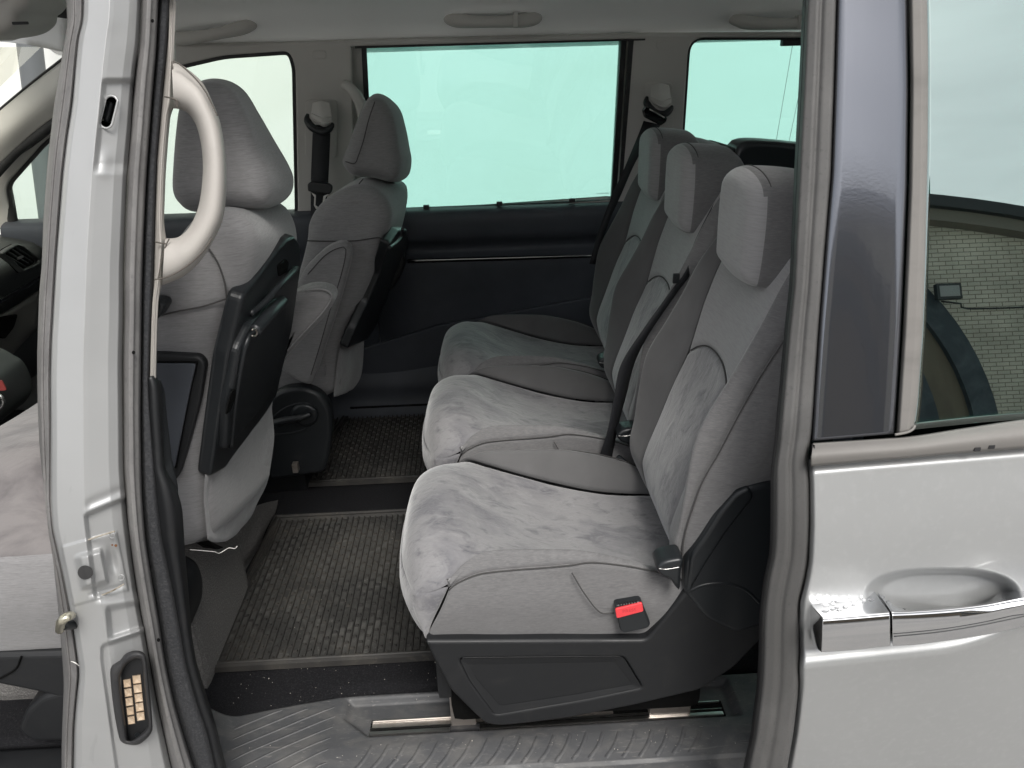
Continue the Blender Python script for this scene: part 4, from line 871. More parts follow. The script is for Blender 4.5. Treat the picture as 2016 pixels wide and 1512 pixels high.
    for sg in (-1, 1):
        Y = lambda y: y if sg < 0 else 2*YM-y
        o = plate('side_cover', rnd(sc, .010, 6), [rec], (0, Y(.121), 0), (1, 0, 0), (0, 0, 1), .026, plastic, seat, .006, bres=4)
        plate('cover_recess', [(x, z) for x, z in rec], [], (0, Y(.1228), 0), (1, 0, 0), (0, 0, 1), .022, plastic, o, .004)
        V = []; 
        rc = np.array(rec); cc = rc.mean(0); inn = cc+(rc-cc)*np.array([.90, .74]); n = len(rec)
        for (a, b), (c, d) in zip(rec, inn): V += [(a, Y(.1082), b), (c, Y(.1112), d)]
        mesh('recess_bevel', V, orient(V, [(2*i, 2*i+1, (2*i+3) % (2*n), (2*i+2) % (2*n)) for i in range(n)], (0, sg, 0)), plastic, o, smooth=False)
        u = plate('recliner_cover', rnd(cv, .012, 6), [], (0, Y(.120), 0), (1, 0, 0), (0, 0, 1), .030, plastic2, seat, .008, bres=5)
        plate('cover_rib', rnd([(hy(a, b, .122)[0], hy(a, b, .122)[2]) for a, b in rg], .008, 4), [], (0, Y(.110), 0), (1, 0, 0), (0, 0, 1), .016, plastic2, u, .006, bres=4)
        tube('hinge_ring', [(hy(a, b, .107)[0], Y(.1065), hy(a, b, .116)[2]) for a, b in ((1352, 1157), (1385, 1143), (1430, 1140), (1468, 1152), (1496, 1178))], .003, plastic2, o, 8, 40)
        bk1 = hz(885, 1413, 0); bk2 = hz(938, 1413, 0)
        ya_, yb_1 = sorted((Y(.180), Y(.206)))
        box('floor_bracket', (-.090, ya_, -.010), (-.046, yb_1, .09), steel, seat, .003)
        box('floor_bracket', (.262, ya_, -.010), (.336, yb_1, .09), steel, seat, .005)
        box('bracket_foot', (-.092, ya_-.008, -.010), (-.040, ya_+.004, .000), rubberb, seat, .002)
    box('seat_frame', (-.085, YM-.155, .05), (.34, YM+.155, .265), void, seat, .02)
    box('frame_bar', (-.105, YM-.15, .10), (-.08, YM+.15, .24), plastic, seat, .008)
    # folding lever beside the backrest foot
    lv = [(1290, 1112), (1296, 1101), (1313, 1094), (1341, 1092), (1338, 1116), (1335, 1150), (1326, 1146), (1315, 1130), (1300, 1125)]
    lp = [(hy(a, b, .095)[0], hy(a, b, .095)[2]) for a, b in lv]; l = pillow('recliner_lever', lp, lp, .082, .122, plastic2, seat, .006, 40, 5, 3)
    tube('lever_edge', [(hy(a, b, .083)[0], .0825, hy(a, b, .083)[2]) for a, b in ((1297, 1119), (1312, 1120), (1338, 1116))], .0009, brightsteel, l, 5, 16)
    # stalkless buckle in the side of the cushion
    bp = [(1209, 1189), (1262, 1181), (1280, 1226), (1275, 1234), (1228, 1244), (1220, 1238)]
    q = rnd([(hy(a, b, .105)[0], hy(a, b, .105)[2]) for a, b in bp], .006); b = plate('belt_buckle', q, [], (0, .112, 0), (1, 0, 0), (0, 0, 1), .022, plastic2, seat, .003)
    q = rnd([(hy(a, b_, .0985)[0], hy(a, b_, .0985)[2]) for a, b_ in ((1211, 1199), (1264, 1186), (1267, 1203), (1214, 1217))], .003); plate('release_button', q, [], (0, .0995, 0), (1, 0, 0), (0, 0, 1), .004, redb, b, .001)
    ux = np.array([math.cos(math.radians(6)), 0, math.sin(math.radians(6))]); uy = np.array([-ux[2], 0, ux[0]])
    text('button_text', 'PRESS', .0085, mat('button_print', (.55, .05, .06), .5), b, hy(1239, 1202, .0973), ux, uy, .0002)
    for k in range(7):
        c = hy(1221+k*5.3, 1190-k*1.1, .1005); box('buckle_tooth', c+(-.0012, -.0008, -.003), c+(.0012, .001, .003), plastic, b, .0004)
    return seat
s1 = build_rear_seat((.10, YM, 0)); tag(s1, 'grey velour rear seat nearest the open door, red belt button in its side', 'car seat', 'row of three rear seats')
s2 = copy_tree(s1); s2.location = (.113, YM+.413, 0); tag(s2, 'middle grey rear seat with a black belt housing behind its headrest')
s3 = copy_tree(s1); s3.location = (.132, YM+.785, 0); tag(s3, 'far grey rear seat against the dark far door, tinted green by the window')
for s_, dz in ((s2, -.016), (s3, -.024)):
    for ch in s_.children:
        if ch.name.startswith('headrest'): ch.location.z += dz
# belt housing on the middle backrest
hp = [hx(p, q, .50) for p, q in ((1472, 322), (1482, 290), (1490, 284), (1560, 300), (1600, 312), (1600, 345), (1480, 330))]
bx = empty('belt_housing', (.53, .74, .86), 'glossy black belt housing on top of the middle rear backrest', 'belt housing')
pr = [(.492, .852), (.486, .895), (.496, .914), (.54, .916), (.66, .900), (.70, .885), (.70, .84)]
pillow('shell', pr, pr, .655, .725, plastic2, bx, .010, 50, 5, 2)
plate('shell_face', rnd([(.667, .862), (.714, .862), (.714, .904), (.667, .904)], .006), [], (.4865, 0, 0), (0, 1, 0), (0, 0, 1), .004, plastic, bx, .001)

# ================================================================== front seats
def rearplane(a, b, c):
    a, b, c = [np.array(v) for v in (a, b, c)]; n = np.cross(b-a, c-a); return a, n/np.linalg.norm(n)
def front_seat_near():
    ya, yc = .26, .62
    t = empty('front_seat', (-.50, .44, 0), 'grey front seat nearest the camera, with black back panel and folding tray', 'car seat', 'pair of front seats')
    Ar = [(412, 1052), (407, 935), (420, 840), (440, 700), (455, 640), (472, 575), (490, 505), (492, 460), (470, 430), (430, 418), (375, 430)]
    Br = [(535, 935), (533, 870), (545, 778), (566, 655), (580, 560), (588, 505), (589, 462), (580, 425), (560, 400), (520, 397), (470, 405)]
    A = [(hy(a, b, ya)[0], hy(a, b, ya)[2]) for a, b in Ar]; B = [(hy(a, b, yc)[0], hy(a, b, yc)[2]) for a, b in Br]
    for L_ in (A, B):
        x, z = L_[0]; L_ += [(L_[-1][0]-.06, L_[-1][1]-.06), (-.60, .72), (-.64, .55), (-.66, .42), (-.64, .33), (L_[0][0]-.06, L_[0][1]-.03)]
    bk = pillow('backrest', A, B, ya, yc, front_cloth, t, .035, 150, 8, 12, .006)
    for pts in ([(312, 622), (350, 613), (400, 603), (445, 588), (466, 578)], [(446, 586), (442, 556), (430, 520), (413, 492), (400, 478)]):
        tube('seam', [hy(a, b, .2565+.000*a) for a, b in pts], .0013, stitch, bk, 6, 40)
    # black back panel with folding tray, on the rear face
    P0, n = rearplane(hy(420, 840, ya), hy(460, 620, ya), hy(560, 690, yc)); n = n if n[0] > 0 else -n
    uy = np.array([0, 0, 1.])-n*n[2]; uy /= np.linalg.norm(uy); ux = np.cross(uy, n)
    def pp(pts, off): return to2(pts, P0+n*off, ux, uy)
    outl = rnd(pp([(407, 937), (420, 840), (440, 700), (455, 640), (470, 580), (545, 482), (558, 468), (573, 462), (583, 475), (587, 514), (569, 643), (538, 778), (515, 815), (448, 902), (437, 920)], .004), .01)
    pn = plate('back_panel', outl, [], P0-n*.001, ux, uy, .024, plastic2, t, .006, bres=4)
    q = rnd(pp([(449, 890), (455, 800), (476, 690), (500, 640), (560, 592), (572, 600), (567, 643), (537, 775), (515, 812)], .026), .012); plate('folding_tray', q, [], P0+n*.012, ux, uy, .022, plastic2, pn, .008, bres=4)
    def on(px, py, off): return hpl(px, py, P0+n*off, n)
    tube('tray_bar', [on(500, 652, .026), on(532, 618, .030), on(556, 594, .026)], .010, plastic2, pn, 12, 20)
    tube('pull_edge', [on(492, 618, .010), on(520, 596, .017), on(552, 560, .022), on(574, 538, .017), on(583, 527, .008)], .0055, plastic2, pn, 10, 30)
    tube('bar_ring', [on(500+6*math.cos(a), 655+7*math.sin(a), .033) for a in np.linspace(-2.2, 2.2, 10)], .0014, steel, pn, 6, 24)
    plate('handle_hole', rnd(pp([(556, 525), (572, 512), (578, 520), (574, 538), (558, 548)], .02), .008), [], P0+n*.0115, ux, uy, .002, void, pn, .001)
    plate('thumb_notch', rnd(pp([(470, 812), (478, 780), (487, 770), (486, 790), (477, 815), (468, 824)], .042), .005), [], P0+n*.0235, ux, uy, .002, void, pn, .0006)
    tube('tray_edge', [on(455, 880, .022), on(464, 790, .024), on(478, 700, .025), on(490, 664, .026), on(502, 652, .026)], .004, plastic2, pn, 8, 30)
    # light pocket below the panel
    cols = [[(407, 934), (408, 980), (411, 1020), (413, 1062)], [(420, 930), (424, 985), (428, 1030), (430, 1068)], [(447, 900), (465, 965), (460, 1020), (452, 1064)], [(490, 850), (503, 920), (492, 1000), (470, 1050)], [(522, 806), (531, 880), (522, 945), (490, 1025)], [(538, 778), (540, 870), (528, 940), (500, 1010)]]
    ys = [ya-.004, .31, .40, .50, .585, .63]
    cs = [[hy(a, b, y) for a, b in c] for c, y in zip(cols, ys)]
    panel('lower_cover', loft(cs, 50, 60), light_cloth, t, (1, -.3, 0), .003, .010, lump=.004)
    cols = [[(320, 560), (330, 760), (340, 940), (360, 1060), (372, 1080)], [(350, 600), (368, 780), (378, 950), (388, 1066), (394, 1081)], [(400, 760), (400, 850), (400, 950), (406, 1040), (408, 1070)]]
    # side panel with storage lid
    c2 = lambda pts, y: [(hy(a, b, y)[0], hy(a, b, y)[2]) for a, b in pts]
    sp_ = plate('side_panel', rnd(c2([(290, 693), (395, 698), (408, 714), (396, 790), (372, 880), (356, 932), (345, 946), (290, 946)], .252), .014), [], (0, .254, 0), (1, 0, 0), (0, 0, 1), .018, plastic, t, .005, bres=3)
    plate('storage_lid', rnd(c2([(285, 715), (386, 716), (376, 760), (358, 850), (344, 922), (285, 922)], .242), .006), [], (0, .2440, 0), (1, 0, 0), (0, 0, 1), .006, trimdark, sp_, .002)
    tube('lid_gap', [hy(a, b, .2435) for a, b in ((296, 713), (380, 713), (388, 717), (377, 762), (359, 852), (346, 922))], .0012, void, sp_, 5, 50)
    pr = c2([(300, 590), (315, 585), (330, 590), (333, 600), (322, 618), (312, 622), (300, 620)], .245); pillow('recliner_knob', pr, pr, .225, .262, plastic2, t, .008, 30, 5, 2)
    # headrest
    Ah = [(333, 375), (336, 320), (343, 255), (350, 215), (362, 186), (386, 170), (418, 166), (450, 180), (478, 228), (500, 300), (522, 350), (516, 398), (480, 408), (430, 406), (370, 415), (345, 400)]
    Bh = [(420, 372), (410, 335), (403, 290), (400, 240), (398, 200), (406, 174), (440, 165), (480, 180), (510, 224), (542, 276), (573, 328), (581, 352), (576, 378), (553, 399), (510, 402), (450, 400)]
    pillow('headrest', [(hy(a, b, .33)[0], hy(a, b, .33)[2]) for a, b in Ah], [(hy(a, b, .56)[0], hy(a, b, .56)[2]) for a, b in Bh], .33, .56, front_cloth, t, .028, 120, 8, 10, .008)
    box('headrest_post', (-.44, .40, .80), (-.425, .415, .90), steel, t, .004); box('headrest_post', (-.44, .48, .80), (-.425, .495, .90), steel, t, .004)
    # cushion seen left of the pillar
    cu = [[(-.60, y, z0), (-.75, y, z1), (-.95, y, z2), (-1.06, y, z3), (-1.09, y, z3-.06)] for y, z0, z1, z2, z3 in ((ya+.03, .40, .43, .45, .46), (.36, .41, .42, .44, .47), (.52, .41, .42, .44, .47), (.59, .40, .43, .45, .46))]
    ins = [[hy(150, 930, .30), hy(105, 900, .30), hy(70, 888, .30), hy(0, 886, .32), hy(-80, 895, .34)], [hy(150, 1010, .24), hy(100, 990, .235), hy(60, 980, .235), hy(0, 985, .24), hy(-80, 1000, .25)], [hy(150, 1085, .17), hy(100, 1090, .165), hy(50, 1094, .165), hy(0, 1096, .17), hy(-80, 1104, .18)]]
    back_row = [p+np.array([0, .28, -.02]) for p in ins[0]]
    panel('cushion_insert', loft([back_row, ins[0], ins[1], ins[2]], 40, 40), mat('front_cushion_velour', (.20, .187, .185), .9, sheen=.4, spec=.2, layers=[(6, (1, 2, 1), 5, 1.5, (.135, .125, .127), .45, .66)], bumps=[(40, I3, 4, 1, .3, .004)]), t, (0, -.3, 1), .004, .012, sides='lrb', lump=.002)
    sd_ = [[hy(150, 1087, .168), hy(100, 1092, .163), hy(50, 1096, .163), hy(0, 1098, .168), hy(-80, 1106, .178)], [hy(150, 1190, .150), hy(100, 1190, .148), hy(50, 1192, .150), hy(0, 1196, .15), hy(-80, 1204, .16)], [hy(150, 1278, .17), hy(100, 1280, .165), hy(50, 1284, .165), hy(0, 1288, .17), hy(-80, 1296, .18)]]
    panel('cushion_side', loft(sd_, 40, 30), front_cloth, t, (0, -1, 0), .004, .012, lump=.003)
    q = c2([(-60, 1284), (0, 1280), (150, 1276), (170, 1330), (150, 1375), (90, 1358), (0, 1340), (-60, 1335)], .17); plate('seat_base', rnd(q, .01), [], (0, .20, 0), (1, 0, 0), (0, 0, 1), .08, plastic, t, .01, bres=3)
    tube('base_joint', [hy(42, 1292, .158), hy(30, 1318, .158), hy(0, 1336, .158)], .0016, void, t, 5, 16)
    q = c2([(32, 1440), (48, 1400), (80, 1372), (140, 1356), (180, 1356), (180, 1462), (60, 1462)], .16); plate('base_cover', rnd(q, .012), [], (0, .19, 0), (1, 0, 0), (0, 0, 1), .06, plastic, t, .01, bres=3)
    # armrest on the inner side, folded up
    arm = [(545, 735), (552, 640), (570, 585), (600, 566), (627, 562), (650, 567), (660, 577), (659, 592), (640, 620), (600, 662), (572, 692), (556, 712)]
    pr = c2(arm, .70); ar = pillow('armrest', pr, pr, .67, .74, front_cloth, t, .016, 70, 7, 3)
    tube('piping', [hy(a, b, .668) for a, b in ((600, 572), (630, 569), (648, 575), (652, 588), (634, 616), (596, 657), (566, 690))], .0016, light_cloth, ar, 6, 50)
    box('pedestal', (-.95, .30, -.01), (-.55, .60, .34), carpetg, t, .02)
    cg = [[hz(395, 1080, .19), hz(382, 1150, .12), hz(382, 1235, .02), hz(384, 1262, .0)], [hz(440, 1075, .16), hz(430, 1150, .08), hz(405, 1215, .015), hz(402, 1240, 0)], [hz(500, 1000, .17), hz(505, 1060, .08), hz(490, 1100, .02), hz(480, 1130, 0)], [hz(548, 984, .10), hz(542, 1010, .06), hz(530, 1030, .02), hz(522, 1050, .0)]]
    panel('carpet_skirt', loft(cg, 40, 30), carpetg, t, (.5, -.5, .5), 0, lump=.004)
    P = [hy(385, 1068, .27), hy(410, 1064, .27), hy(440, 1078, .32), hy(428, 1082, .30), hy(400, 1078, .27)]; mesh('tear', P, orient(np.array(P), [(0, 1, 2, 3, 4)], (0, -1, 0)), void, t, smooth=False)
    tube('loose_thread', [hy(374, 1082, .245), hy(420, 1086, .26), hy(432, 1089, .27), hy(450, 1079, .28), hy(462, 1080, .28), hy(467, 1075, .28)], .0007, thread_m, t, 5, 40)
    return t
front_seat_near()
def front_seat_far():
    ya, yc = .98, 1.34
    t = empty('front_seat', (-.40, 1.16, 0), 'grey front seat on the far side with two folded armrests and a recliner lever', 'car seat', 'pair of front seats')
    Ar = [(659, 772), (666, 720), (673, 683), (688, 643), (713, 590), (734, 536), (755, 474), (768, 430), (760, 395), (735, 372), (700, 366), (668, 376), (640, 392), (618, 414), (605, 440), (602, 470), (590, 520), (570, 580), (545, 650), (525, 720), (525, 760), (590, 790)]
    Br = [(712, 700), (716, 680), (722, 660), (738, 610), (757, 560), (778, 500), (795, 440), (803, 400), (805, 377), (799, 357), (770, 345), (730, 345), (705, 352), (680, 372), (665, 395), (655, 430), (645, 490), (630, 550), (610, 620), (600, 680), (600, 740), (660, 760)]
    A = [(hy(a, b, ya)[0], hy(a, b, ya)[2]) for a, b in Ar]; B = [(hy(a, b, yc)[0], hy(a, b, yc)[2]) for a, b in Br]
    bk = pillow('backrest', A, B, ya, yc, front_cloth, t, .035, 150, 8, 10, .004)
    tube('seam', [hy(a, b, .978) for a, b in ((604, 474), (650, 475), (700, 474), (745, 468), (756, 474))], .0014, stitch, bk, 6, 30)
    tube('seam', [hy(a, b, 1.02) for a, b in ((608, 448), (620, 425), (650, 402), (690, 380), (715, 352))], .0014, stitch, bk, 6, 30)
    P0, n = rearplane(hy(673, 683, ya), hy(745, 500, ya), hy(770, 510, yc)); n = n if n[0] > 0 else -n
    uy = np.array([0, 0, 1.])-n*n[2]; uy /= np.linalg.norm(uy); ux = np.cross(uy, n)
    q = rnd(to2([(674, 682), (690, 643), (715, 590), (737, 536), (757, 474), (775, 448), (793, 448), (797, 470), (783, 520), (762, 580), (735, 640), (712, 668)], P0+n*.004, ux, uy), .01)
    pn = plate('back_panel', q, [], P0+n*.006, ux, uy, .024, plastic2, t, .006)
    tube('pull_edge', [hpl(a, b, P0+n*.04, n) for a, b in ((767, 488), (782, 476), (791, 463), (793, 450))], .004, plastic2, pn, 8, 20)
    cols = [[(672, 684), (664, 730), (660, 770), (660, 781)], [(690, 682), (690, 730), (680, 770), (672, 780)], [(705, 668), (708, 720), (700, 755), (690, 770)], [(718, 635), (717, 690), (712, 740), (698, 765)]]
    cs = [[hy(a, b, y) for a, b in c] for c, y in zip(cols, [ya-.004, 1.08, 1.2, 1.345])]
    panel('lower_cover', loft(cs, 40, 40), light_cloth, t, (1, -.3, 0), .003, .010, lump=.003)
    c2 = lambda pts, y: [(hy(a, b, y)[0], hy(a, b, y)[2]) for a, b in pts]
    Ah = [(675, 318), (686, 287), (705, 240), (722, 206), (740, 196), (758, 205), (772, 240), (780, 290), (784, 320), (775, 350), (745, 346), (715, 342), (690, 342)]
    Bh = [(690, 322), (700, 285), (712, 235), (730, 195), (750, 185), (786, 211), (800, 250), (808, 290), (812, 316), (806, 344), (782, 358), (750, 348), (712, 340)]
    hr = pillow('headrest', c2(Ah, 1.06), c2(Bh, 1.26), 1.06, 1.26, front_cloth, t, .028, 110, 8, 8, .006)
    tube('seam', [hy(a, b, 1.052) for a, b in ((738, 200), (726, 235), (716, 275), (706, 305), (698, 322), (680, 318))], .0012, stitch, hr, 6, 30)
    a1 = [(600, 531), (614, 513), (640, 489), (663, 477), (682, 477), (693, 490), (689, 522), (673, 583), (655, 640), (638, 690), (622, 740), (613, 751), (598, 748), (577, 736), (556, 720), (550, 690), (575, 590)]
    pr = c2(a1, .945); o = pillow('armrest', pr, pr, .92, .972, front_cloth, t, .014, 90, 7, 3)
    tube('seam', [hy(a, b, .9196) for a, b in ((606, 540), (640, 503), (668, 488), (681, 492), (672, 540), (650, 610), (630, 680), (612, 738))], .0011, stitch, o, 6, 50)
    rp = [(530, 800), (535, 778), (560, 764), (598, 760), (630, 772), (652, 800), (655, 840), (650, 890), (640, 930), (530, 945)]
    u = plate('recliner_cover', rnd(c2(rp, .93), .02, 6), [], (0, .945, 0), (1, 0, 0), (0, 0, 1), .04, plastic2, t, .012, bres=4)
    c = hy(600, 815, .922); 
    pr = [(c[0]+.034*math.cos(a), c[2]+.030*math.sin(a)) for a in np.linspace(0, 2*math.pi, 16, endpoint=False)]; pillow('pivot', pr, pr, .912, .93, plastic2, u, .008, 40, 5, 1)
    tube('recliner_lever', [hy(612, 815, .905), hy(590, 822, .90), hy(560, 828, .90), hy(530, 836, .90)], [.006, .009, .010, .009], plastic2, u, 10, 24)
    tube('lever_recess_rim', [hy(a, b, .924) for a, b in ((536, 822), (560, 804), (585, 795), (605, 794), (620, 806), (622, 825), (608, 842), (575, 852), (536, 856))], .002, plastic2, u, 6, 50)
    box('pedestal', (-.90, 1.0, -.01), (-.50, 1.32, .20), plastic, t, .02)
    cu = [(-.44, .30), (-.60, .34), (-.80, .37), (-.96, .38), (-.99, .33), (-.96, .24), (-.6, .2), (-.46, .22)]
    pillow('cushion', cu, cu, ya+.01, yc-.01, front_cloth, t, .03, 80, 6, 4)
    q = hy(581, 922, .9); box('seat_slide_cap', q+(-.008, 0, -.014), q+(.006, .02, .010), steel, t, .002)
    return t
front_seat_far()

# ================================================================== rubber mats
def rubber_mat(x0l, x0r, x1, y0, y1, ncx, label):
    t = empty('rubber_mat', ((x0l+x1)/2, (y0+y1)/2, 0), label, 'floor mat', 'rubber floor mats')
    def xl(y): return x0l+(x0r-x0l)*(y-y0)/(y1-y0)
    rim = .022
    V = [(xl(y0)+.004, y0+.004, .004), (x1, y0+.004, .004), (x1, y1-.004, .004), (xl(y1)+.004, y1-.004, .004)]
    mesh('mat_floor', V, [(0, 1, 2, 3)], matdirt, t, smooth=False)
    def strip(a, b, c, d):     # raised rim: outer a-b, inner d-c
        prof = [(0, .0), (.10, .011), (.35, .013), (.45, .009), (.6, .009), (.7, .011), (.85, .011), (1, .004)]
        V = []; 
        for f, z in prof:
            for p, q in ((a, d), (b, c)): V.append((p[0]*(1-f)+q[0]*f, p[1]*(1-f)+q[1]*f, z))
        F = [(2*i, 2*i+1, 2*i+3, 2*i+2) for i in range(len(prof)-1)]; return mesh('mat_rim', V, orient(V, F, (0, 0, 1)), matm, t, smooth=False)
    o = [(xl(y0), y0), (x1, y0), (x1, y1), (xl(y1), y1)]; i_ = [(xl(y0)+rim*1.1, y0+rim), (x1-rim, y0+rim), (x1-rim, y1-rim), (xl(y1)+rim*1.1, y1-rim)]
    for k in range(4): strip(o[k], o[(k+1) % 4], i_[(k+1) % 4], i_[k])
    # cell walls: long walls along y, short cross walls staggered
    V = []; F = []
    def wall(x0, x1_, y0_, y1_, h):
        b = len(V); d = .0012
        V.extend([(x0, y0_, .004), (x1_, y0_, .004), (x1_, y1_, .004), (x0, y1_, .004), (x0+d, y0_+d, .004+h), (x1_-d, y0_+d, .004+h), (x1_-d, y1_-d, .004+h), (x0+d, y1_-d, .004+h)])
        F.extend([(b+4, b+5, b+6, b+7), (b, b+1, b+5, b+4), (b+1, b+2, b+6, b+5), (b+2, b+3, b+7, b+6), (b+3, b, b+4, b+7)])
    pit = (x1-rim-x0l-rim)/ncx; ya_, yb_2 = y0+rim, y1-rim; ny = int(round((yb_2-ya_)/.0315)); py_ = (yb_2-ya_)/ny
    sh = (x0r-x0l)/(y1-y0)
    for i in range(ncx+1):
        xx = x0l+rim*1.1+i*pit
        # walls follow the slant of the mat edge slightly
        if xx < x1-rim: wall(xx, xx+.0050, ya_, yb_2, .0045)
        off = 0 if i % 2 else .5
        for k in range(ny+1):
            yy = ya_+(k+off)*py_
            if yy < yb_2-.004 and xx+pit < x1-rim+.004: wall(xx+.0050, xx+pit, yy, yy+.0060, .0045)
    tag(mesh('tread', V, F, matm, t, smooth=False), kind='stuff')
    return t
m1 = [hz(395, 1326, .0), hz(540, 1020, 0)]
rubber_mat(m1[0][0], m1[1][0], .42, m1[0][1], m1[1][1], 68, 'near black rubber floor mat with dusty brick-pattern cells')
m2 = [hz(568, 961, .0), hz(690, 802, 0)]
rubber_mat(m2[0][0], m2[1][0], .42, m2[0][1], m2[1][1], 68, 'far black rubber floor mat, clean and greenish, by the far door')
box('floor_ridge', (-.56, m1[1][1]+.015, -.01), (.5, m2[0][1]-.01, .0), carpet, van, .004)

V = []; F = []
for k in range(150):
    if k < 80: x, y, z0 = rng.uniform(-.5, .1), rng.uniform(.24, .345), .0
    elif k < 120: x, y, z0 = rng.uniform(-.45, .40), rng.uniform(.10, .16), .0005
    else: x, y, z0 = rng.uniform(-.5, .1), rng.uniform(.38, .85), .0095
    if k < 120: z0 = max(z0, sillz(x, y)+.0006 if y < .258 else .0005)
    s = rng.uniform(.0004, .0011)*(1.8 if k % 23 == 0 else 1); a = rng.uniform(0, 3); n0 = len(V)
    for i in range(3): V.append((x+s*math.cos(a+i*2.1), y+s*1.3*math.sin(a+i*2.1), z0))
    V.append((x, y, z0+s)); F += [(n0, n0+1, n0+3), (n0+1, n0+2, n0+3), (n0+2, n0, n0+3)]
tag(mesh('crumbs', V, F, mat('pale_crumbs', (.5, .47, .42), .9), None, smooth=False), 'pale crumbs and lint scattered on the carpet and sill', kind='stuff')

# ================================================================== seat belts
def ribbon(name, L_, R_, m, parent, th=.0014, n=40):
    P = np.stack([cr(L_, n), (cr(L_, n)+cr(R_, n))/2, cr(R_, n)], 1); return solid(gridobj(name, P, m, parent, (0, -1, 0)), th, 0)
def guide(t, cx, cy, y, s=1.0):
    f = lambda a, b, o=0: hy(cx+a*s, cy+b*s, y-o)
    P = loft([[f(-17, -30, .010), f(0, -34, .012), f(17, -30, .010)], [f(-19, -14, .022), f(0, -16, .030), f(20, -14, .022)], [f(-19, -2, .026), f(4, 6, .034), f(22, 2, .026)], [f(-12, 8, .02), f(6, 18, .024), f(21, 12, .018)]], 16, 24)
    o = gridobj('guide_cap', P, greytrim, t, (0, -1, 0), .006)
    tube('cap_ridge', [f(-19, -8, .028), f(2, 0, .036), f(22, -4, .028)], .002*s, greytrim, o, 6, 20)
    tube('cap_ridge', [f(-16, 3, .026), f(4, 12, .032), f(22, 7, .024)], .002*s, greytrim, o, 6, 20)
    tube('guide_loop', [f(-26, -8, .016), f(-27, 4, .02), f(-18, 18, .026), f(-4, 26, .028), f(10, 26, .028), f(20, 18, .024), f(23, 12, .016)], [.004*s, .010*s, .011*s, .010*s, .010*s, .009*s, .005*s], plastic2, t, 10, 40)
y = 1.43
b1 = empty('seat_belt', tuple(hy(630, 300, y)), 'black seat belt hanging on the far front pillar with a bright metal tongue', 'seat belt', 'seat belts')
guide(b1, 632, 232, y-.01)
ribbon('webbing', [hy(616, 246, y-.03), hy(614, 300, y-.02), hy(612, 360, y-.02), hy(612, 440, y-.02)], [hy(651, 246, y-.03), hy(649, 300, y-.02), hy(646, 360, y-.02), hy(640, 440, y-.02)], webbing, b1)
q = [(606, 362), (612, 357), (648, 361), (655, 366), (654, 376), (650, 382), (607, 376)]
plate('tongue_grip', rnd(to2(q, (0, y-.035, 0), (1, 0, 0), (0, 0, 1)), .005), [], (0, y-.035, 0), (1, 0, 0), (0, 0, 1), .016, plastic2, b1, .003)
plate('tongue', to2([(612, 378), (622, 384), (621, 404), (627, 408), (634, 406), (637, 386), (646, 382), (641, 390), (639, 408), (632, 413), (622, 411), (618, 404), (619, 388)], (0, y-.035, 0), (1, 0, 0), (0, 0, 1)), [], (0, y-.035, 0), (1, 0, 0), (0, 0, 1), .003, brightsteel, b1, .0006)
y = 1.42
b2 = empty('seat_belt', tuple(hy(1290, 240, y)), 'black seat belt slanting from the far rear pillar behind the far headrest', 'seat belt', 'seat belts')
guide(b2, 1300, 198, y-.01, 1.0)
ribbon('webbing', [hy(1267, 238, y-.03), hy(1258, 262, y-.05), hy(1232, 325, 1.30), hy(1205, 385, 1.28), hy(1180, 450, 1.26), hy(1160, 520, 1.26)], [hy(1301, 246, y-.03), hy(1290, 262, y-.05), hy(1256, 310, 1.30), hy(1222, 385, 1.28), hy(1198, 440, 1.26), hy(1172, 520, 1.26)], webbing, b2)
q = [(1264, 218), (1270, 208), (1284, 212), (1313, 232), (1310, 240), (1300, 247), (1268, 231)]
plate('tongue_grip', rnd(to2(q, (0, y-.055, 0), (1, 0, 0), (0, 0, 1)), .004), [], (0, y-.055, 0), (1, 0, 0), (0, 0, 1), .016, gloss, b2, .003)
tube('tongue', [hy(1279, 215, y-.066), hy(1308, 232, y-.066)], .0022, brightsteel, b2, 6, 6)
b3 = empty('seat_belt', tuple(hy(1260, 650, .56)), 'black seat belt running down across the middle rear seat from its housing', 'seat belt', 'seat belts')
ribbon('webbing', [hy(1440, 345, .66), hy(1408, 395, .62), hy(1366, 480, .57), hy(1352, 530, .535), hy(1320, 574, .51), hy(1264, 652, .50), hy(1222, 720, .50), hy(1208, 790, .50), hy(1196, 850, .50), hy(1179, 903, .51)], [hy(1460, 340, .66), hy(1419, 400, .62), hy(1374, 482, .575), hy(1361, 535, .54), hy(1332, 577, .515), hy(1279, 655, .505), hy(1250, 712, .52), hy(1232, 780, .53), hy(1216, 840, .53), hy(1204, 903, .53)], webbing, b3, n=80)
q = hy(1331, 548, .50); box('belt_stop', q+(-.006, -.003, -.009), q+(.006, .003, .009), plastic2, b3, .002)
an = empty('belt_anchor', tuple(hy(1220, 900, .50)), 'black belt buckle on its stalk between the near and middle rear seats', 'belt buckle')
for k, (a, b) in enumerate((((1200, 905), (1232, 935)), ((1216, 900), (1250, 930)))): tube('stalk', [hy(*a, .505), hy((a[0]+b[0])/2, (a[1]+b[1])/2-2, .49), hy(*b, .49)], .006, plastic2, an, 8, 12)

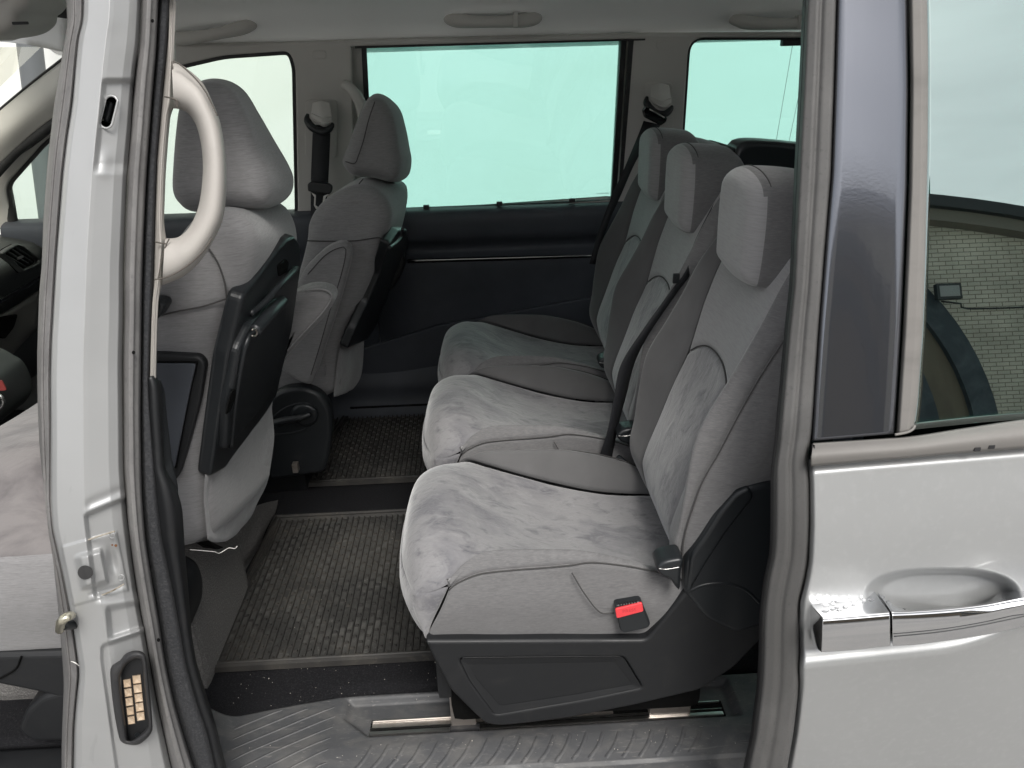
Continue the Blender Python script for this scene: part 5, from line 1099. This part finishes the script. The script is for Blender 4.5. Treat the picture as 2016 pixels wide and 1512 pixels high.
# ================================================================== the sliding door, slid back along the body
door = mesh('sliding_door', [(0, 0, 0)], [], None, van) if False else None
DO = -.085
DL = [(1594, -50), (1586, 0), (1582, 100), (1570, 330), (1560, 560), (1550, 650), (1528, 895), (1523, 915), (1522, 1030), (1520, 1094), (1513, 1118), (1507, 1148), (1500, 1207), (1498, 1296), (1495, 1346), (1483, 1445), (1468, 1512), (1458, 1570)]
DR = [(1651, -50), (1649, 0), (1644, 172), (1638, 344), (1627, 473), (1613, 650), (1599, 860), (1591, 890), (1590, 912), (1594, 944), (1595, 1030), (1592, 1105), (1584, 1150), (1575, 1185), (1573, 1250), (1574, 1346), (1562, 1445), (1550, 1512), (1542, 1570)]
dcol = lambda c, y0, y1, n=60, o=0: [(colx(c, y)+o, y) for y in np.linspace(y0, y1, n)]
# body panel with the recessed handle bowl
def bowl(px, py):
    u = (px-1856)/152; v = (py-1172)/(52 if py < 1172 else 44); r = (abs(u)**2.7+abs(v)**2.3)**(1/2.5)
    return .022*sm((1.03-r)/.26)
def doorh(px, py):
    h = bowl(px, py)
    e0 = 934-(px-1599)*.083
    h += .007*sm((e0-py)/20)                          # rolled upper edge below the belt seal
    h -= .004*math.sin(max(0, min(1, (py-930)/360))*math.pi/2)
    cy = 1316-(px-1590)*.105-((max(0, min(px, 2080)-1830))/190)**2*42
    h += .014*sm((py-1215+(px-1590)*.06)/30)*(1-sm((py-(cy-46))/46))      # scoop behind the handle
    if px < 1740: h -= .004*sm((py-1128)/55)*(1-sm((py-1185)/30))*sm((1740-px)/16)
    h += .060*max(0, (py-cy))/260
    e = sm((1+DRx(py)-px+14)/16); h += .012*e*e
    return h
_dr = smoothcol(DR)
def DRx(py): return colx(_dr, py)
cols = [dcol(DR, 905, 1575, 120), [(1760, 897), (1760, 1575)], [(2080, 868), (2080, 1575)], [(2460, 836), (2460, 1575)]]
P = pxgrid(cols, [DO]*4, 190, [70, 110, 40], doorh)
door = gridobj('sliding_door', P, silver, van, (0, -1, 0), .003)
# hidden thickness of the door behind the panel
V = [hb(a, b, DO+.13) for a, b in ((1560, 930), (2455, 870), (2455, 1575), (1530, 1575))]; mesh('inner_panel', V, orient(np.array(V), [(0, 1, 2, 3)], (0, 1, 0)), plastic, door, smooth=False)
cols = [dcol(DL, -50, 1575, 120)]+[[(colx(DL, y)*(1-f)+colx(DR, y)*f, y) for y in np.linspace(-50, 1575, 120)] for f in (.10, .38, .50, .62, .9)]+[dcol(DR, -50, 1575, 120)]
P = pxgrid(cols, [DO+.055, DO+.013, DO+.007, DO+.0095, DO+.005, DO+.002, DO+.016], 240, [3, 4, 3, 3, 4, 3])
gridobj('edge_seal', P, bleached, door, (0, -1, 0), .003)
P = pxgrid([dcol(DL, -50, 1575, 120, -1), dcol(DL, -50, 1575, 120, 6)], [DO+.10, DO+.05], 120, [3]); gridobj('inner_seal', P, rubberb, door, (0, -1, 0), .003)
TLc = [(1786, -50), (1788, 0), (1790.5, 172), (1788, 365), (1782, 516), (1776, 650), (1763, 853)]
TRc = [(1822, -50), (1825, 0), (1827, 129), (1826, 301), (1821, 516), (1816, 650), (1806, 793), (1798, 846)]
# gloss quarter panel
qf = [0, .03, .12, .25, .4, .5, .6, .75, .88, .97, 1]
P = pxgrid([[(colx(DR, y)*(1-f)+colx(TLc, y)*f+(-5 if f == 0 else -1), y+(8-14*f if y > 800 else 0)) for y in np.linspace(-50, 860, 80)] for f in qf],
           [DO+.019, DO+.0035]+[DO+.0008+.0012*(2*f-1)**2 for f in qf[2:-2]]+[DO+.0035, DO+.012], 160, [2, 2]+[4]*6+[2, 2])
qp = gridobj('quarter_panel', P, panelm, door, (0, -1, 0), .003)
disc('paint_chip', 1775, 100, 3.5, 3, DO+.0035, mat('paint_chip', (.35, .34, .34), .7), qp, 8, .0006)
P = pxgrid([dcol(TLc, -50, 853, 60, 1), dcol(TLc, -50, 853, 60, 8), [(colx(TLc, y)*.3+colx(TRc, y)*.7, y) for y in np.linspace(-50, 852, 60)], dcol(TRc, -50, 848, 60, -2), dcol(TRc, -50, 848, 60, 2)], [DO+.014, DO+.004, DO+.001, DO+.004, DO+.016], 120, [3, 6, 3, 2])
gridobj('window_trim', P, sun_rubber, door, (0, -1, 0), .003)
P = pxgrid([dcol(TRc, -50, 846, 60, -2), [(1930, -50), (1930, 832)], [(2455, -50), (2455, 790)]], [DO+.010]*3, 60, [12, 24])
gridobj('door_glass', P, glass_door, door, (0, -1, 0), .004)
V = [hb(a, b, DO+.07) for a, b in ((1700, -60), (2455, -60), (2455, 880), (1700, 900))]; mesh('glass_backing', V, orient(np.array(V), [(0, 1, 2, 3)], (0, -1, 0)), void, door, smooth=False)  # black sheet added behind the glass to make it read dark
cols = [[(1597, 872), (1599, 890), (1599, 919)], [(1606, 871), (1607, 890), (1606, 918)], [(1797, 858), (1797, 875), (1797, 902)], [(2085, 816), (2085, 838), (2085, 879)]]
rows = []
def beltrow(f, d): return [hb(1597+3*(1-f) if k == 0 else x, t_+(b-t_)*f, d) for k, (x, t_, b) in enumerate(((1598, 872, 919), (1612, 870.5, 918), (1700, 865, 910), (1797, 858, 902), (1900, 842, 893), (2085, 816, 879), (2458, 780, 846)))]
P = np.stack([cru(beltrow(f, DO+d), 60) for f, d in ((0, .020), (.04, .0), (.10, -.004), (.30, -.013), (.55, -.018), (.80, -.016), (.95, -.010), (1.0, .014))], 0)
P = np.stack([cru(P[:, j], 36) for j in range(P.shape[1])], 1)
bs = gridobj('belt_seal', P, sun_rubber, door, (0, -1, 0), .003)
V = [hb(1598, 874, DO), hb(1604, 876, DO-.012), hb(1604, 915, DO-.012), hb(1599, 919, DO)]; mesh('seal_end', V, orient(np.array(V), [(0, 1, 2, 3)], (0, -1, 0)), rubberb, bs, smooth=False)
tube('seal_tab', [hb(1762, 856, DO-.001), hb(1786, 851, DO-.002), hb(1797, 845, DO-.002), hb(1801, 838, DO)], .0016, sun_rubber, bs, 6, 24)
for px, py in ((1925, 886), (1953, 881)): box('drain_slot', hb(px-6, py, DO-.0165)+(0, 0, -.0022), hb(px+6, py-1, DO-.0165)+(0, .003, .0022), rubberb, bs, .0005)
# chrome handle: fixed block and pull bar
def chromebar(name, st, m, parent):
    """sections: (top-rear px, top-front px, mid-front px, low-front px, under px) with outward offsets"""
    P = np.array([[hb(a, b, DO+d) for a, b, d in sec] for sec in st]); P = np.stack([cru(P[:, j], 60) for j in range(P.shape[1])], 1)
    F_ = []
    nu, nv = P.shape[:2]; V = P.reshape(-1, 3); F = gridF(nu, nv)+[tuple((nu-1)*nv+j for j in range(nv)), tuple(range(nv))[::-1]]
    o = mesh(name, V, orient(V, F, (0, -1, 0)), m, parent, smooth=True)
    md = o.modifiers.new('bev', 'BEVEL'); md.width = .0012; md.segments = 2; md.angle_limit = math.radians(25)
    md2 = o.modifiers.new('sm', 'WEIGHTED_NORMAL'); return o
def sec(tr, tf, ml, lf, un): return [(tr[0], tr[1], .006), (tf[0], tf[1]-3, -.037), (tf[0], tf[1]+3, -.041), ((tf[0]+ml[0])/2, (tf[1]+ml[1])/2, -.0445), (ml[0], ml[1], -.045), (lf[0], lf[1], -.036), (un[0], un[1], .004)]
hb1 = chromebar('handle_block', [sec((1587, 1178), (1619, 1219), (1618, 1258), (1617, 1285), (1600, 1272)), sec((1655, 1171), (1684, 1214), (1684, 1252), (1684, 1280), (1670, 1268)), sec((1723, 1165), (1752.5, 1208), (1753, 1247), (1753.5, 1272), (1740, 1262))], chrome, door)
hb2 = chromebar('door_handle', [sec((1727, 1165), (1756, 1208), (1756.5, 1246), (1757, 1272), (1745, 1262)), sec((1760, 1194), (1800, 1206), (1800, 1242), (1800, 1270), (1790, 1262)), sec((1850, 1196), (1870, 1201), (1870, 1234), (1870, 1261), (1865, 1255)), sec((1935, 1186), (1940, 1193), (1940, 1222), (1940, 1250), (1940, 1246)), sec((1975, 1166), (1990, 1184), (1990, 1210), (1990, 1240), (1990, 1236)), sec((2050, 1158), (2060, 1172), (2060, 1195), (2060, 1222), (2060, 1220)), [(2100, 1160, .006), (2108, 1172, -.012), (2110, 1176, -.014), (2112, 1186, -.016), (2110, 1195, -.015), (2106, 1208, -.010), (2100, 1210, .006)]], chrome, door)
tube('handle_line', [hb(1760, 1253, DO-.0457), hb(1850, 1244, DO-.0455), hb(1940, 1229, DO-.0455), hb(2040, 1208, DO-.0455)], .0008, plastic2, hb2 if False else door, 5, 40)
V = []; F = []
for k, (a, b, r) in enumerate([(1625, 1192, 5), (1648, 1184, 3.5), (1664, 1195, 3.5), (1680, 1186, 3), (1652, 1203, 4), (1700, 1182, 3), (1716, 1177, 4), (1737, 1175, 3.5), (1749, 1186, 4), (1757, 1199, 3), (1780, 1201, 3.2), (1975, 1176, 4), (1990, 1171, 4.5), (1640, 1190, 4), (1690, 1200, 3.2)]):
    f = (b-1168)/45; c = hb(a, b, DO-.030*max(.1, min(1.2, f))-.002)
    n0 = len(V); rr = r*.0007
    for i in range(4):
        for j in range(10): th = math.pi/2*i/3.5; V.append(c+np.array([rr*1.3*math.cos(th)*math.cos(j*.628), rr*math.cos(th)*math.sin(j*.628), rr*.7*math.sin(th)]))
    F += [(n0+i*10+j, n0+i*10+(j+1) % 10, n0+(i+1)*10+(j+1) % 10, n0+(i+1)*10+j) for i in range(3) for j in range(10)]+[tuple(n0+30+j for j in range(10))]
wd = bpy.data.materials.new('water'); wd.use_nodes = True; pb = wd.node_tree.nodes['Principled BSDF']; pb.inputs['Transmission Weight'].default_value = 1; pb.inputs['IOR'].default_value = 1.33; pb.inputs['Roughness'].default_value = .02
tag(mesh('water_drops', V, F, wd, door), kind='stuff')
for o in bpy.data.objects:
    for k in ('_root', '_org'):
        if k in o: del o[k]
